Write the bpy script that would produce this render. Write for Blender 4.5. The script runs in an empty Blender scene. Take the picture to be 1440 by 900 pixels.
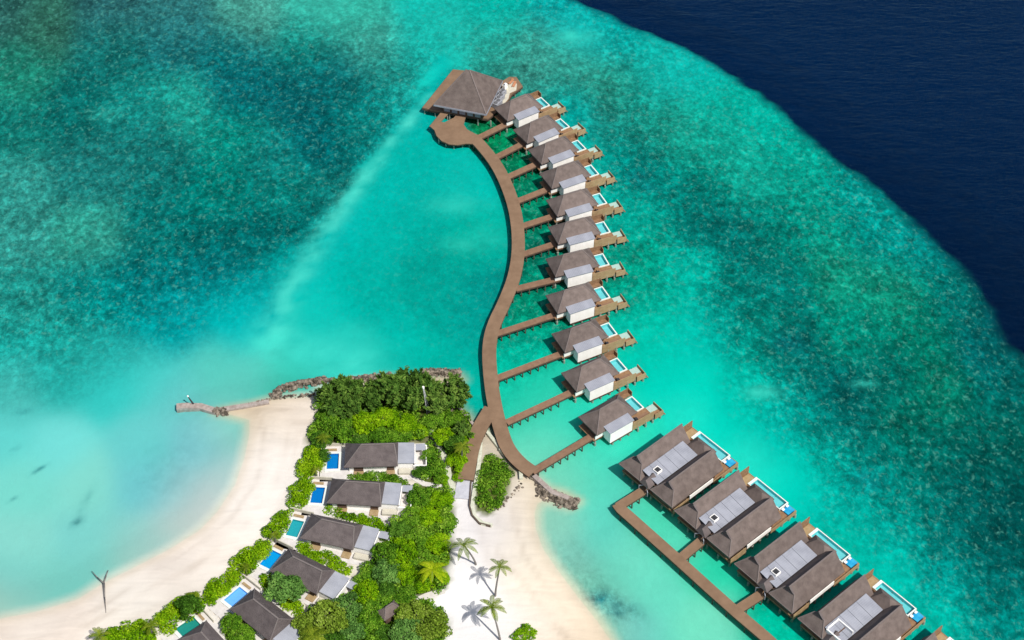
import bpy, math, random
import numpy as np
from mathutils import Vector, Matrix

random.seed(7)
RNG = np.random.default_rng(11)
COL = bpy.context.scene.collection
SC = bpy.context.scene

# ------------------------------------------------------------------ camera model
F_PX, PITCH, CAM_H = 2300.0, math.radians(45.5), 300.0
FW = np.array([0, math.cos(PITCH), -math.sin(PITCH)])
DN = np.array([0, -math.sin(PITCH), -math.cos(PITCH)])


def U(px, py, z=0.0):
    """world point at height z seen at photo pixel (1440x900)"""
    x = (px - 720) / F_PX
    y = (py - 450) / F_PX
    r = FW + y * DN
    s = (CAM_H - z) / -r[2]
    return (x * s, r[1] * s, z)


def U2(px, py, z=0.0):
    return U(px, py, z)[:2]


def project(X, Y, Z):
    v1, v2 = Y, Z - CAM_H
    d = v1 * FW[1] + v2 * FW[2]
    d = np.maximum(d, 1.0)
    return 720 + F_PX * X / d, 450 + F_PX * (v1 * DN[1] + v2 * DN[2]) / d


def lin(c):
    return tuple(((v / 255.0) / 12.92 if v <= 10 else (((v / 255.0) + 0.055) / 1.055) ** 2.4) for v in c)


# ------------------------------------------------------------------ tagging
def tag(o, label=None, cat=None, group=None, kind=None):
    if label: o['label'] = label
    if cat: o['category'] = cat
    if group: o['group'] = group
    if kind: o['kind'] = kind
    return o


def empty(name, loc=(0, 0, 0), rz=0.0, **kw):
    o = bpy.data.objects.new(name, None)
    COL.objects.link(o)
    o.location = loc
    o.rotation_euler = (0, 0, rz)
    o.empty_display_size = 0.5
    return tag(o, **kw)


def copy_tree(o, parent=None):
    c = o.copy()
    COL.objects.link(c)
    c.parent = parent
    for ch in [k for k in o.children]:
        copy_tree(ch, c)
    return c


# ------------------------------------------------------------------ mesh builder
class MB:
    def __init__(self):
        self.v, self.f = [], []

    def add(self, vs, fs):
        n = len(self.v)
        self.v += [tuple(map(float, p)) for p in vs]
        self.f += [tuple(i + n for i in f) for f in fs]
        return self

    def box(self, x0, x1, y0, y1, z0, z1):
        vs = [(x0, y0, z0), (x1, y0, z0), (x1, y1, z0), (x0, y1, z0), (x0, y0, z1), (x1, y0, z1), (x1, y1, z1), (x0, y1, z1)]
        return self.add(vs, [(0, 3, 2, 1), (4, 5, 6, 7), (0, 1, 5, 4), (1, 2, 6, 5), (2, 3, 7, 6), (3, 0, 4, 7)])

    def prism(self, pts, z0, z1):
        a = sum(pts[i][0] * pts[(i + 1) % len(pts)][1] - pts[(i + 1) % len(pts)][0] * pts[i][1] for i in range(len(pts)))
        if a < 0: pts = pts[::-1]
        n = len(pts)
        vs = [(p[0], p[1], z0) for p in pts] + [(p[0], p[1], z1) for p in pts]
        fs = [tuple(range(n - 1, -1, -1)), tuple(range(n, 2 * n))]
        fs += [(i, (i + 1) % n, n + (i + 1) % n, n + i) for i in range(n)]
        return self.add(vs, fs)

    def cyl(self, p0, p1, r0, r1=None, n=8):
        r1 = r0 if r1 is None else r1
        p0, p1 = Vector(p0), Vector(p1)
        d = (p1 - p0).normalized()
        a = d.orthogonal().normalized()
        b = d.cross(a)
        vs = []
        for p, r in ((p0, r0), (p1, r1)):
            for i in range(n):
                t = 2 * math.pi * i / n
                vs.append(p + a * (r * math.cos(t)) + b * (r * math.sin(t)))
        fs = [(i, (i + 1) % n, n + (i + 1) % n, n + i) for i in range(n)]
        fs += [tuple(range(n - 1, -1, -1)), tuple(range(n, 2 * n))]
        return self.add(vs, fs)

    def tube(self, pts, rs, n=7):
        for i in range(len(pts) - 1):
            self.cyl(pts[i], pts[i + 1], rs[i], rs[i + 1], n)
        return self

    def bar(self, p0, p1, w, h):
        """beam between two points, width w, height h (p = centre line)"""
        p0, p1 = Vector(p0), Vector(p1)
        d = (p1 - p0).normalized()
        s = d.cross(Vector((0, 0, 1)))
        if s.length < 1e-3: s = Vector((1, 0, 0))
        s = s.normalized() * (w / 2)
        u = s.cross(d).normalized() * (h / 2)
        vs = []
        for p in (p0, p1):
            vs += [p - s - u, p + s - u, p + s + u, p - s + u]
        return self.add(vs, [(0, 1, 2, 3), (7, 6, 5, 4), (0, 4, 5, 1), (1, 5, 6, 2), (2, 6, 7, 3), (3, 7, 4, 0)])

    def rock(self, c, r, rng):
        t = (1 + 5 ** .5) / 2
        base = [(-1, t, 0), (1, t, 0), (-1, -t, 0), (1, -t, 0), (0, -1, t), (0, 1, t), (0, -1, -t), (0, 1, -t), (t, 0, -1), (t, 0, 1), (-t, 0, -1), (-t, 0, 1)]
        fs = [(0, 11, 5), (0, 5, 1), (0, 1, 7), (0, 7, 10), (0, 10, 11), (1, 5, 9), (5, 11, 4), (11, 10, 2), (10, 7, 6), (7, 1, 8), (3, 9, 4), (3, 4, 2), (3, 2, 6), (3, 6, 8), (3, 8, 9), (4, 9, 5), (2, 4, 11), (6, 2, 10), (8, 6, 7), (9, 8, 1)]
        sx, sy, sz = rng.uniform(.75, 1.3), rng.uniform(.75, 1.3), rng.uniform(.55, .95)
        a = rng.uniform(0, 6.28)
        ca, sa = math.cos(a), math.sin(a)
        vs = []
        for p in base:
            k = r / 1.9 * rng.uniform(.8, 1.2)
            x, y, z = p[0] * k * sx, p[1] * k * sy, p[2] * k * sz
            vs.append((c[0] + x * ca - y * sa, c[1] + x * sa + y * ca, c[2] + z))
        return self.add(vs, fs)

    def build(self, name, mat, parent=None, smooth=False):
        me = bpy.data.meshes.new(name)
        me.from_pydata(self.v, [], self.f)
        me.materials.append(mat)
        if smooth:
            me.polygons.foreach_set('use_smooth', [True] * len(me.polygons))
        me.update()
        o = bpy.data.objects.new(name, me)
        COL.objects.link(o)
        o.parent = parent
        return o


def each(name, mat, parent, boxes):
    for b in boxes: MB().box(*b).build(name, mat, parent)


# ------------------------------------------------------------------ materials
def new_mat(name):
    m = bpy.data.materials.new(name)
    m.use_nodes = True
    nt = m.node_tree
    for n in list(nt.nodes): nt.nodes.remove(n)
    out = nt.nodes.new('ShaderNodeOutputMaterial')
    return m, nt, out


def N(nt, t, **kw):
    n = nt.nodes.new(t)
    for k, v in kw.items():
        if k.startswith('i_'):
            key = k[2:]
            key = int(key) if key.isdigit() else key
            n.inputs[key].default_value = v
        else:
            setattr(n, k, v)
    return n


def mixc(nt, fac, a, b, mode='MIX'):
    n = nt.nodes.new('ShaderNodeMix')
    n.data_type = 'RGBA'
    n.blend_type = mode
    for sock, v in ((n.inputs[0], fac), (n.inputs[6], a), (n.inputs[7], b)):
        if isinstance(v, bpy.types.NodeSocket): nt.links.new(v, sock)
        else: sock.default_value = v if not isinstance(v, tuple) or len(v) == 4 else (*v, 1)
    return n.outputs[2]


def mapr(nt, v, a, b, c, d):
    n = nt.nodes.new('ShaderNodeMapRange')
    nt.links.new(v, n.inputs[0])
    n.inputs[1].default_value, n.inputs[2].default_value, n.inputs[3].default_value, n.inputs[4].default_value = a, b, c, d
    return n.outputs[0]


def noise(nt, scale, detail=4, rough=.55, vec=None, dist=0.0):
    n = N(nt, 'ShaderNodeTexNoise')
    n.inputs['Scale'].default_value = scale
    n.inputs['Detail'].default_value = detail
    n.inputs['Roughness'].default_value = rough
    n.inputs['Distortion'].default_value = dist
    if vec is not None: nt.links.new(vec, n.inputs['Vector'])
    return n.outputs[0]


def coords(nt, scale=(1, 1, 1), rot=(0, 0, 0), world=False):
    if world:
        g = N(nt, 'ShaderNodeNewGeometry').outputs['Position']
    else:
        g = N(nt, 'ShaderNodeTexCoord').outputs['Object']
    m = N(nt, 'ShaderNodeMapping')
    m.inputs['Scale'].default_value = scale
    m.inputs['Rotation'].default_value = rot
    nt.links.new(g, m.inputs['Vector'])
    return m.outputs[0]


ALB = .82


def pbr(name, ca, cb, scale=1.0, rough=.7, bump=.0, bscale=None, vscale=(1, 1, 1), rand=.0, spec=.3, stripes=None, detail=5, contrast=(.35, .65)):
    """noise-mottled surface of two real colours, optional stripes ((axis, period, colour, width))"""
    m, nt, out = new_mat(name)
    if max(ca[:3]) < .68:
        ca, cb = (*[v * ALB for v in ca[:3]], 1), (*[v * ALB for v in cb[:3]], 1)
    p = N(nt, 'ShaderNodeBsdfPrincipled')
    p.inputs['Roughness'].default_value = rough
    p.inputs['Specular IOR Level'].default_value = spec
    v = coords(nt, vscale)
    nz = noise(nt, scale, detail, .6, v)
    f = mapr(nt, nz, contrast[0], contrast[1], 0, 1)
    c = mixc(nt, f, ca, cb)
    if stripes:
        for axis, period, col, width, amt in stripes:
            sv = coords(nt)
            sep = N(nt, 'ShaderNodeSeparateXYZ')
            nt.links.new(sv, sep.inputs[0])
            md = N(nt, 'ShaderNodeMath', operation='FLOORED_MODULO')
            nt.links.new(sep.outputs[axis], md.inputs[0])
            md.inputs[1].default_value = period
            lt = N(nt, 'ShaderNodeMath', operation='LESS_THAN')
            nt.links.new(md.outputs[0], lt.inputs[0])
            lt.inputs[1].default_value = width
            ml = N(nt, 'ShaderNodeMath', operation='MULTIPLY')
            nt.links.new(lt.outputs[0], ml.inputs[0])
            ml.inputs[1].default_value = amt
            c = mixc(nt, ml.outputs[0], c, col)
    if rand:
        oi = N(nt, 'ShaderNodeObjectInfo')
        hs = N(nt, 'ShaderNodeHueSaturation')
        nt.links.new(c, hs.inputs['Color'])
        nt.links.new(mapr(nt, oi.outputs['Random'], 0, 1, 1 - rand, 1 + rand), hs.inputs['Value'])
        c = hs.outputs[0]
    nt.links.new(c, p.inputs['Base Color'])
    if bump:
        b = N(nt, 'ShaderNodeBump')
        b.inputs['Strength'].default_value = bump
        b.inputs['Distance'].default_value = .12
        nt.links.new(noise(nt, bscale or scale * 3, 4, .6, v), b.inputs['Height'])
        nt.links.new(b.outputs[0], p.inputs['Normal'])
    nt.links.new(p.outputs[0], out.inputs[0])
    return m


M = {}
M['thatch'] = pbr('weathered_shingle', (0.132, 0.103, 0.092, 1), (0.216, 0.171, 0.152, 1), .55, .9, .9, 5.0, rand=.12, spec=.1, contrast=(.3, .7))
M['thatch_dark'] = pbr('dark_shingle', (0.115, 0.095, 0.093, 1), (0.184, 0.153, 0.147, 1), .55, .9, .9, 5.0, rand=.10, spec=.1, contrast=(.3, .7))
M['ridge'] = pbr('ridge_shingle', (0.190, 0.152, 0.141, 1), (0.224, 0.185, 0.166, 1), 2.0, .9)
M['ridge_dark'] = pbr('dark_ridge_shingle', (0.180, 0.150, 0.143, 1), (0.217, 0.188, 0.173, 1), 2.0, .9)
M['metal'] = pbr('grey_metal_sheet', (0.288, 0.299, 0.343, 1), (0.384, 0.398, 0.449, 1), .35, .55, .2, 3, spec=.4, stripes=[(0, .45, (.38, .40, .46, 1), .06, .5)])
M['metal_land'] = pbr('grey_metal_sheet_land', (0.340, 0.354, 0.396, 1), (0.432, 0.446, 0.488, 1), .35, .55, .2, 3, spec=.4, stripes=[(1, .5, (.33, .35, .42, 1), .06, .5)])
M['metal_edge'] = pbr('metal_trim', (.30, .33, .38, 1), (.36, .39, .44, 1), 2, .5)
M['white'] = pbr('white_render', (.84, .81, .76, 1), (.93, .91, .87, 1), .7, .75, vscale=(1, 1, .4))
M['cream'] = pbr('cream_render', (.56, .52, .42, 1), (.66, .62, .50, 1), 1.0, .8)
M['deck'] = pbr('brown_deck', (0.215, 0.134, 0.081, 1), (0.296, 0.190, 0.117, 1), .35, .8, .2, 6, spec=.2, detail=6, contrast=(.3, .7))
M['deck_pale'] = pbr('pale_deck', (0.344, 0.271, 0.197, 1), (0.426, 0.344, 0.254, 1), .8, .8, .2, 6)
M['fan'] = pbr('fan_grille', (.12, .12, .13, 1), (.18, .18, .19, 1), 4, .6)
M['deck2'] = pbr('red_deck', (0.244, 0.137, 0.084, 1), (0.311, 0.191, 0.119, 1), .7, .8, .2, 6, spec=.2, rand=.08)
M['deckv'] = pbr('villa_deck', (0.266, 0.140, 0.071, 1), (0.370, 0.224, 0.116, 1), 1.3, .8, .3, 6, spec=.2, rand=.06, stripes=[(1, .5, (.26, .15, .09, 1), .08, .55)])
M['ochre'] = pbr('ochre_deck', (0.375, 0.259, 0.126, 1), (0.450, 0.331, 0.182, 1), 1.3, .8, .2, 5)
M['ochrewall'] = pbr('ochre_timber', (0.368, 0.242, 0.125, 1), (0.480, 0.328, 0.175, 1), 1.0, .8, .3, 5, rand=.08, stripes=[(0, .4, (.25, .16, .08, 1), .07, .5)])
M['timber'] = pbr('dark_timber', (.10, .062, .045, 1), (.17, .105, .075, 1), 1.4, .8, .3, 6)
M['screen'] = pbr('timber_screen', (0.230, 0.128, 0.064, 1), (0.340, 0.204, 0.111, 1), 1.4, .8, .3, 6, stripes=[(0, .35, (.17, .09, .05, 1), .07, .6)])
M['pile'] = pbr('pile_concrete', (.26, .27, .23, 1), (.40, .40, .34, 1), 2, .8)
M['pile_dark'] = pbr('pile_timber', (.10, .075, .055, 1), (.15, .11, .08, 1), 2, .8)
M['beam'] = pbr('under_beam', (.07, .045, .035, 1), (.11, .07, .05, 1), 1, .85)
M['shoe'] = pbr('pile_footing', (.55, .58, .50, 1), (.68, .70, .62, 1), 2, .8)
M['tile_aqua'] = pbr('aqua_tile', (.15, .62, .64, 1), (.20, .66, .68, 1), 2.5, .4)
M['coping'] = pbr('white_coping', (0.655, 0.696, 0.638, 1), (0.739, 0.766, 0.706, 1), 2, .5)
M['pale_deck'] = pbr('pale_netting', (.38, .58, .50, 1), (.50, .66, .58, 1), 2.5, .6)
M['dark'] = pbr('dark_cloth', (.03, .03, .035, 1), (.06, .06, .065, 1), 3, .7)
M['blue'] = pbr('blue_cloth', (.0, .30, .62, 1), (.04, .46, .72, 1), 1.5, .6)
M['whitecloth'] = pbr('white_cloth', (.7, .75, .8, 1), (.85, .88, .9, 1), 2, .8)
M['orange'] = pbr('orange_cloth', (.50, .20, .10, 1), (.60, .30, .16, 1), 2, .8)
M['machine'] = pbr('grey_machine', (.30, .31, .34, 1), (.45, .46, .50, 1), 2, .5)
M['concrete'] = pbr('grey_concrete', (.50, .50, .54, 1), (.60, .60, .64, 1), .8, .8)
M['pinkconc'] = pbr('pinkish_concrete', (.32, .26, .225, 1), (.48, .41, .365, 1), 1.2, .85, .3, 4)
M['stonekerb'] = pbr('pale_stone', (.52, .54, .40, 1), (.72, .72, .58, 1), 1.5, .85, .4, 4)
M['paving'] = pbr('white_paving', (.66, .62, .58, 1), (.78, .74, .70, 1), .8, .8)
M['rock'] = pbr('rock', (0.076, 0.061, 0.044, 1), (0.340, 0.279, 0.216, 1), .9, .9, .6, 4, contrast=(.4, .6))
M['bark'] = pbr('bark', (.19, .16, .13, 1), (.29, .25, .21, 1), 3, .9)
M['greybark'] = pbr('grey_bark', (.17, .155, .14, 1), (.26, .24, .22, 1), 3, .9)
M['coralpost'] = pbr('white_post', (.6, .6, .6, 1), (.75, .75, .75, 1), 3, .6)


def tile(c):
    return pbr('pool_tile', (*[v * .9 for v in c], 1), (*c, 1), 2.5, .4)


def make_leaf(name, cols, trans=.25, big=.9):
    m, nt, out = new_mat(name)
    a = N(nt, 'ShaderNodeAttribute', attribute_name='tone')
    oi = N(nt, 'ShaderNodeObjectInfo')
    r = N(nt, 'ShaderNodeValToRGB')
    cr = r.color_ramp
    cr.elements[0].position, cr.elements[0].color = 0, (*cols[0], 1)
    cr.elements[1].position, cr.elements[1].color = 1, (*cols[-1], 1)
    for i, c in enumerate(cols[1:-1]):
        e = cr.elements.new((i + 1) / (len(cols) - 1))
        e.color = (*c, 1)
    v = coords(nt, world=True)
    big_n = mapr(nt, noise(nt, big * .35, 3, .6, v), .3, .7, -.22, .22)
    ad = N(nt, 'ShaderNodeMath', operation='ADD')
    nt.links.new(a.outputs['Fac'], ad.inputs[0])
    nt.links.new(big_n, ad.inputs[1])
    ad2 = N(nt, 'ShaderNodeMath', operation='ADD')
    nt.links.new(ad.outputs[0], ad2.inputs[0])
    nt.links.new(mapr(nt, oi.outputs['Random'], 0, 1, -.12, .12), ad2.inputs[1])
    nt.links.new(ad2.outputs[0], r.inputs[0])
    d = N(nt, 'ShaderNodeBsdfDiffuse')
    t = N(nt, 'ShaderNodeBsdfTranslucent')
    nt.links.new(r.outputs[0], d.inputs[0])
    nt.links.new(r.outputs[0], t.inputs[0])
    mx = N(nt, 'ShaderNodeMixShader')
    mx.inputs[0].default_value = trans
    nt.links.new(d.outputs[0], mx.inputs[1])
    nt.links.new(t.outputs[0], mx.inputs[2])
    nt.links.new(mx.outputs[0], out.inputs[0])
    return m


LEAF = {
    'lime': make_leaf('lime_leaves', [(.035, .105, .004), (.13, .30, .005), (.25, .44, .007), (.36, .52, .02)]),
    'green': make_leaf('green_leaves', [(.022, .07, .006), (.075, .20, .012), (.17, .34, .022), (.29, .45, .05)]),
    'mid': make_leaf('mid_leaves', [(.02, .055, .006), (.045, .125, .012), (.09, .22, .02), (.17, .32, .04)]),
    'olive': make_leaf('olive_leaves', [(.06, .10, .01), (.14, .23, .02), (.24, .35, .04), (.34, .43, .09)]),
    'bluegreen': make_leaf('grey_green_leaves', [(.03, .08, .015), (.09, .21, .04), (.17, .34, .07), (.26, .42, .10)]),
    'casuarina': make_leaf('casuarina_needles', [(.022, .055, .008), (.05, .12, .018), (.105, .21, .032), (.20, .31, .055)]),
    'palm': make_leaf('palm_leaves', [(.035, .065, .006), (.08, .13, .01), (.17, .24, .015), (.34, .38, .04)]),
    'yellow': make_leaf('yellow_palm_leaves', [(.08, .16, .005), (.20, .32, .006), (.36, .46, .01), (.46, .50, .03)]),
    'rust': make_leaf('rusty_leaves', [(.10, .12, .01), (.30, .24, .01), (.42, .22, .01), (.5, .3, .02)]),
}

# water sheet: clear film that mirrors the sky, colour comes from the floor below
def make_water(name, scale=1.0, bump=.35, tint=(.93, .985, .985)):
    m, nt, out = new_mat(name)
    v = coords(nt, (.30 * scale, .75 * scale, 1), (0, 0, math.radians(-8)), world=True)
    n1 = noise(nt, 1.0, 5, .62, v, .6)
    v2 = coords(nt, (.07 * scale, .16 * scale, 1), (0, 0, math.radians(20)), world=True)
    n2 = noise(nt, 1.0, 3, .5, v2)
    s = N(nt, 'ShaderNodeMath', operation='MULTIPLY_ADD')
    nt.links.new(n2, s.inputs[0]); s.inputs[1].default_value = 1.5
    nt.links.new(n1, s.inputs[2])
    b = N(nt, 'ShaderNodeBump')
    b.inputs['Distance'].default_value = 1.1
    sw = N(nt, 'ShaderNodeAttribute', attribute_name='swell')
    nt.links.new(mapr(nt, sw.outputs['Fac'], 0, 1, bump, .5), b.inputs['Strength'])
    nt.links.new(s.outputs[0], b.inputs['Height'])
    fr = N(nt, 'ShaderNodeFresnel')
    fr.inputs['IOR'].default_value = 1.22
    nt.links.new(b.outputs[0], fr.inputs['Normal'])
    g = N(nt, 'ShaderNodeBsdfGlossy')
    g.inputs['Roughness'].default_value = .12
    g.inputs[0].default_value = (.55, .85, 1, 1)
    nt.links.new(b.outputs[0], g.inputs['Normal'])
    t = N(nt, 'ShaderNodeBsdfTransparent')
    t.inputs[0].default_value = (*tint, 1)
    mx = N(nt, 'ShaderNodeMixShader')
    nt.links.new(fr.outputs[0], mx.inputs[0])
    nt.links.new(t.outputs[0], mx.inputs[1])
    nt.links.new(g.outputs[0], mx.inputs[2])
    nt.links.new(mx.outputs[0], out.inputs[0])
    return m


M['water'] = make_water('sea_water', 1.25, .2)
M['poolwater'] = make_water('pool_water', 3.0, .1)

# ------------------------------------------------------------------ terrain and sea floor
COAST = [(-400, 905), (-60, 882), (0, 870), (50, 860), (110, 842), (150, 817), (190, 797), (240, 771), (280, 746), (305, 720), (330, 682), (343, 645),
         (351, 610), (350, 590), (325, 584), (305, 578), (350, 570), (385, 561), (445, 557), (452, 545), (480, 541), (540, 531), (600, 530), (646, 529), (650, 534),
         (636, 545), (634, 560), (668, 600), (683, 606), (702, 628), (740, 663), (770, 689), (790, 694), (812, 704), (800, 710), (775, 703), (757, 705), (752, 722),
         (754, 745), (764, 772), (785, 802), (812, 838), (840, 873), (862, 905), (930, 1010), (1000, 1300), (-400, 1300)]
DEEP = [(560, -300), (700, -80), (770, -18), (830, 8), (900, 38), (960, 62), (1000, 86), (1043, 112), (1087, 143), (1127, 180), (1177, 223), (1227, 257), (1273, 299),
        (1317, 341), (1360, 382), (1387, 423), (1403, 460), (1440, 500), (1490, 560), (1560, 680), (1600, 900), (1640, 1300), (3000, 1300), (3000, -300)]

SEA = """10,10,42,100,95 60,30,48,112,95 150,15,42,102,105 250,20,50,125,125 350,15,70,160,145 450,10,60,190,170
30,100,32,138,118 150,60,22,125,120 250,50,22,115,118 330,75,15,122,124 430,60,20,140,130
20,180,22,130,120 100,150,16,115,110 200,150,22,138,130 260,150,32,160,145 330,130,14,110,115 420,120,14,106,110 470,100,17,112,114
20,260,48,152,142 120,240,30,130,125 200,200,26,130,125 240,230,20,120,115 320,190,15,150,135 380,220,20,130,125 450,190,10,105,110 300,270,0,130,120 400,270,15,140,130 460,280,20,120,115
20,320,48,150,140 120,330,48,158,142 220,320,16,125,120 300,330,10,112,110 380,330,10,106,105 440,310,10,108,106 478,330,10,190,180
30,420,32,150,140 130,400,12,140,135 200,400,10,130,130 250,420,0,140,140 300,390,0,125,128 350,400,0,172,168 420,370,0,190,180
30,500,28,165,155 110,480,26,155,145 170,470,10,150,145 250,460,0,170,170 330,450,0,190,185 450,430,20,200,185
20,560,80,200,190 80,540,40,185,175 150,540,50,200,190 220,530,60,205,195 300,520,85,205,190 360,540,90,205,190 250,555,100,200,195
430,510,50,205,190 480,500,55,210,195 430,540,60,205,185
10,610,90,212,202 80,620,105,220,210 200,620,95,207,200 280,620,110,196,198 320,600,135,208,195 30,680,110,216,200 120,680,118,216,200 200,680,100,200,200 250,690,125,196,195 290,715,190,216,208 322,675,165,212,205
30,760,122,215,200 120,760,112,210,200 180,760,110,204,195 220,765,150,208,198 20,830,100,200,190 80,825,110,205,190 30,852,135,208,190 140,790,112,206,190 0,862,160,210,190 262,740,175,212,200 190,785,160,208,190
500,10,50,180,160 600,10,22,190,175 700,10,5,186,170 780,5,8,165,160 850,30,10,168,160 520,60,60,165,150 620,50,32,188,172 700,60,40,160,145 760,70,58,165,150 810,48,22,200,190 870,60,10,168,160 930,70,18,178,165 500,120,12,112,112 560,100,30,150,140 600,80,20,170,158
500,180,16,130,125 540,150,18,150,142 575,150,5,180,170 750,100,50,132,120 800,90,60,160,140 860,110,42,150,130 900,130,20,160,145 940,100,22,188,175 790,130,0,150,140 850,170,30,122,112 900,200,20,132,120 940,170,30,160,140 800,165,0,190,180 850,220,0,185,170 900,270,10,158,140 900,240,5,112,112 940,280,5,140,130 880,300,0,180,165
980,90,12,183,170 1000,150,15,175,155 1080,150,5,180,160 970,200,20,160,140 1030,210,20,165,145 1120,200,10,170,150 980,270,5,120,110 1060,250,20,165,145 1130,250,15,160,140 1200,270,5,150,140
980,310,5,110,105 1040,330,5,116,110 1100,320,10,140,125 1160,310,15,150,130 1230,320,10,150,140 1290,350,10,138,132 970,380,0,180,160 1030,400,0,125,115 1100,400,5,135,125 1180,380,20,150,125 1260,400,20,145,120 1350,420,5,118,112
970,470,0,200,180 1020,450,0,165,150 1080,460,5,135,120 1110,480,0,98,94 1200,470,10,145,125 1300,470,10,130,110 1380,480,5,108,108 980,540,0,215,190 1050,540,0,180,160 1120,540,0,140,130 1180,540,0,92,92 1250,530,5,115,105 1320,540,15,125,105 1420,540,5,105,102
960,580,40,230,205 1040,590,0,190,170 1110,580,0,172,158 1180,590,0,118,112 1280,590,10,112,98 1400,590,10,108,98
1010,605,10,225,200 1050,640,40,230,205 1100,660,20,225,200 1100,620,0,180,165 1160,640,0,160,145 1220,650,0,135,125 1300,640,0,118,108 1400,650,0,98,92
1130,690,5,205,185 1180,700,0,175,160 1280,700,0,130,120 1350,700,0,102,98 1420,700,0,85,84 1180,760,0,192,170 1260,750,0,172,158 1330,760,0,122,116 1400,760,0,92,90
1250,800,0,195,175 1330,820,0,162,152 1400,830,0,112,108 1320,870,0,185,165 1400,880,0,152,142 1420,960,0,140,130 1250,960,0,190,165
600,220,0,185,170 560,260,10,185,172 640,250,20,190,175 690,250,8,190,175 700,320,8,185,165 600,300,0,175,160 660,340,8,175,155 540,330,0,185,170 500,370,0,180,165 600,380,0,165,150 690,400,0,150,140 520,430,0,175,160 620,430,8,165,150 660,460,0,160,148 560,480,0,185,170 480,460,10,195,180
500,515,50,210,190 600,500,10,185,165 660,520,0,180,160 665,560,8,192,172 550,515,30,200,182
680,180,20,130,85 715,205,0,150,100 735,232,8,142,102 748,262,8,140,110 755,300,0,135,102 760,335,8,130,108 752,380,0,132,108 740,430,0,152,120 730,485,0,168,142 740,540,18,205,170 755,565,60,212,182 780,620,105,220,190 800,590,28,215,185
900,330,0,152,125 905,300,8,182,162 900,400,0,160,135 920,440,0,185,160 910,480,0,200,175 940,530,0,205,182 930,570,10,215,190
840,640,70,220,190 850,600,48,225,195 900,610,50,225,190 800,670,112,220,190 850,690,85,215,190 780,735,115,205,185 850,740,92,210,190 800,790,115,195,180 880,780,112,220,195 840,830,92,190,170 920,830,105,222,195 880,885,112,200,190 1000,870,115,226,195 960,765,100,225,195 1000,950,110,220,195
770,715,140,210,185 763,745,150,205,185 800,820,140,200,175 845,870,140,205,180
930,730,80,220,185 960,715,60,220,180 1010,790,40,215,175 1100,870,0,190,160 1080,850,5,195,160 1000,770,40,215,172
480,550,40,200,185 400,552,60,190,165 420,552,60,190,165 330,560,95,205,190 560,515,15,195,178 640,520,5,185,170 690,612,20,110,100 720,520,5,190,165"""
LANDC = """0,885,236,222,207 60,885,241,231,218 150,860,243,235,222 250,800,241,232,220 300,760,239,229,216 200,830,246,239,227 350,680,244,236,226 380,620,246,239,229 420,590,241,229,215 380,580,228,208,180 335,584,200,182,148 340,720,249,243,233 400,660,251,244,236
650,740,253,249,247 660,800,253,250,248 640,870,251,249,248 700,740,250,240,226 745,700,246,226,203 730,760,250,242,230 745,800,249,239,222 790,850,246,228,206 760,880,250,240,226 820,880,240,220,190 757,760,240,226,200 700,890,242,238,235 703,712,214,214,220 725,680,222,218,202
690,735,214,212,218 735,690,225,208,180 765,697,190,178,140 700,625,190,180,160 480,650,244,236,226 520,700,244,238,228 450,740,244,236,226 400,790,244,236,226 330,850,246,240,230 560,670,230,222,205 600,600,190,180,150 450,800,235,228,210
770,800,243,228,200 752,735,238,222,195 805,845,243,226,200 100,850,236,220,205 230,785,236,222,208 300,735,236,224,210 340,660,238,228,214"""


def parse(s):
    return np.array([[float(v) for v in t.split(',')] for t in s.split()])


def field(px, py, ctl, sig=26.0):
    c = np.array([lin(r) for r in ctl[:, 2:5]])
    out = np.zeros((len(px), 3))
    for s in range(0, len(px), 20000):
        a = px[s:s + 20000, None] - ctl[None, :, 0]
        b = py[s:s + 20000, None] - ctl[None, :, 1]
        d2 = a * a + b * b
        w = np.exp(-d2 / (2 * sig * sig)) + 1e3 / (d2 + 400.0) ** 2
        out[s:s + 20000] = (w @ c) / w.sum(1)[:, None]
    return out


def sdist(px, py, poly, closed=True):
    """signed distance (inside positive) for points to polygon, in the polygon's units"""
    P = np.array(poly, float)
    n = len(P)
    best = np.full(len(px), 1e18)
    inside = np.zeros(len(px), bool)
    for i in range(n if closed else n - 1):
        a, b = P[i], P[(i + 1) % n]
        d = b - a
        L = d @ d
        t = np.clip(((px - a[0]) * d[0] + (py - a[1]) * d[1]) / L, 0, 1)
        dx, dy = px - a[0] - t * d[0], py - a[1] - t * d[1]
        best = np.minimum(best, dx * dx + dy * dy)
        if closed:
            cond = (a[1] > py) != (b[1] > py)
            with np.errstate(divide='ignore', invalid='ignore'):
                xi = a[0] + (py - a[1]) / (b[1] - a[1]) * d[0]
            inside ^= cond & (px < xi)
    dist = np.sqrt(best)
    return np.where(inside, dist, -dist) if closed else dist


def w2(poly, z=0.0):
    return [U2(x, y, z) for x, y in poly]


def smooth_noise(x, y, scale, seed, octaves=3):
    r = np.random.default_rng(seed)
    out = np.zeros_like(x)
    amp = 1.0
    for o in range(octaves):
        g = r.random((64, 64))
        fx, fy = x / scale, y / scale
        ix, iy = np.floor(fx).astype(int), np.floor(fy).astype(int)
        tx, ty = fx - ix, fy - iy
        tx, ty = tx * tx * (3 - 2 * tx), ty * ty * (3 - 2 * ty)
        a = g[ix % 64, iy % 64]; b = g[(ix + 1) % 64, iy % 64]; c = g[ix % 64, (iy + 1) % 64]; d = g[(ix + 1) % 64, (iy + 1) % 64]
        out += amp * ((a * (1 - tx) + b * tx) * (1 - ty) + (c * (1 - tx) + d * tx) * ty - .5)
        amp *= .55; scale *= .5
    return out


def smooth_coast():
    """corner-cut the beaches only"""
    return COAST


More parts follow.
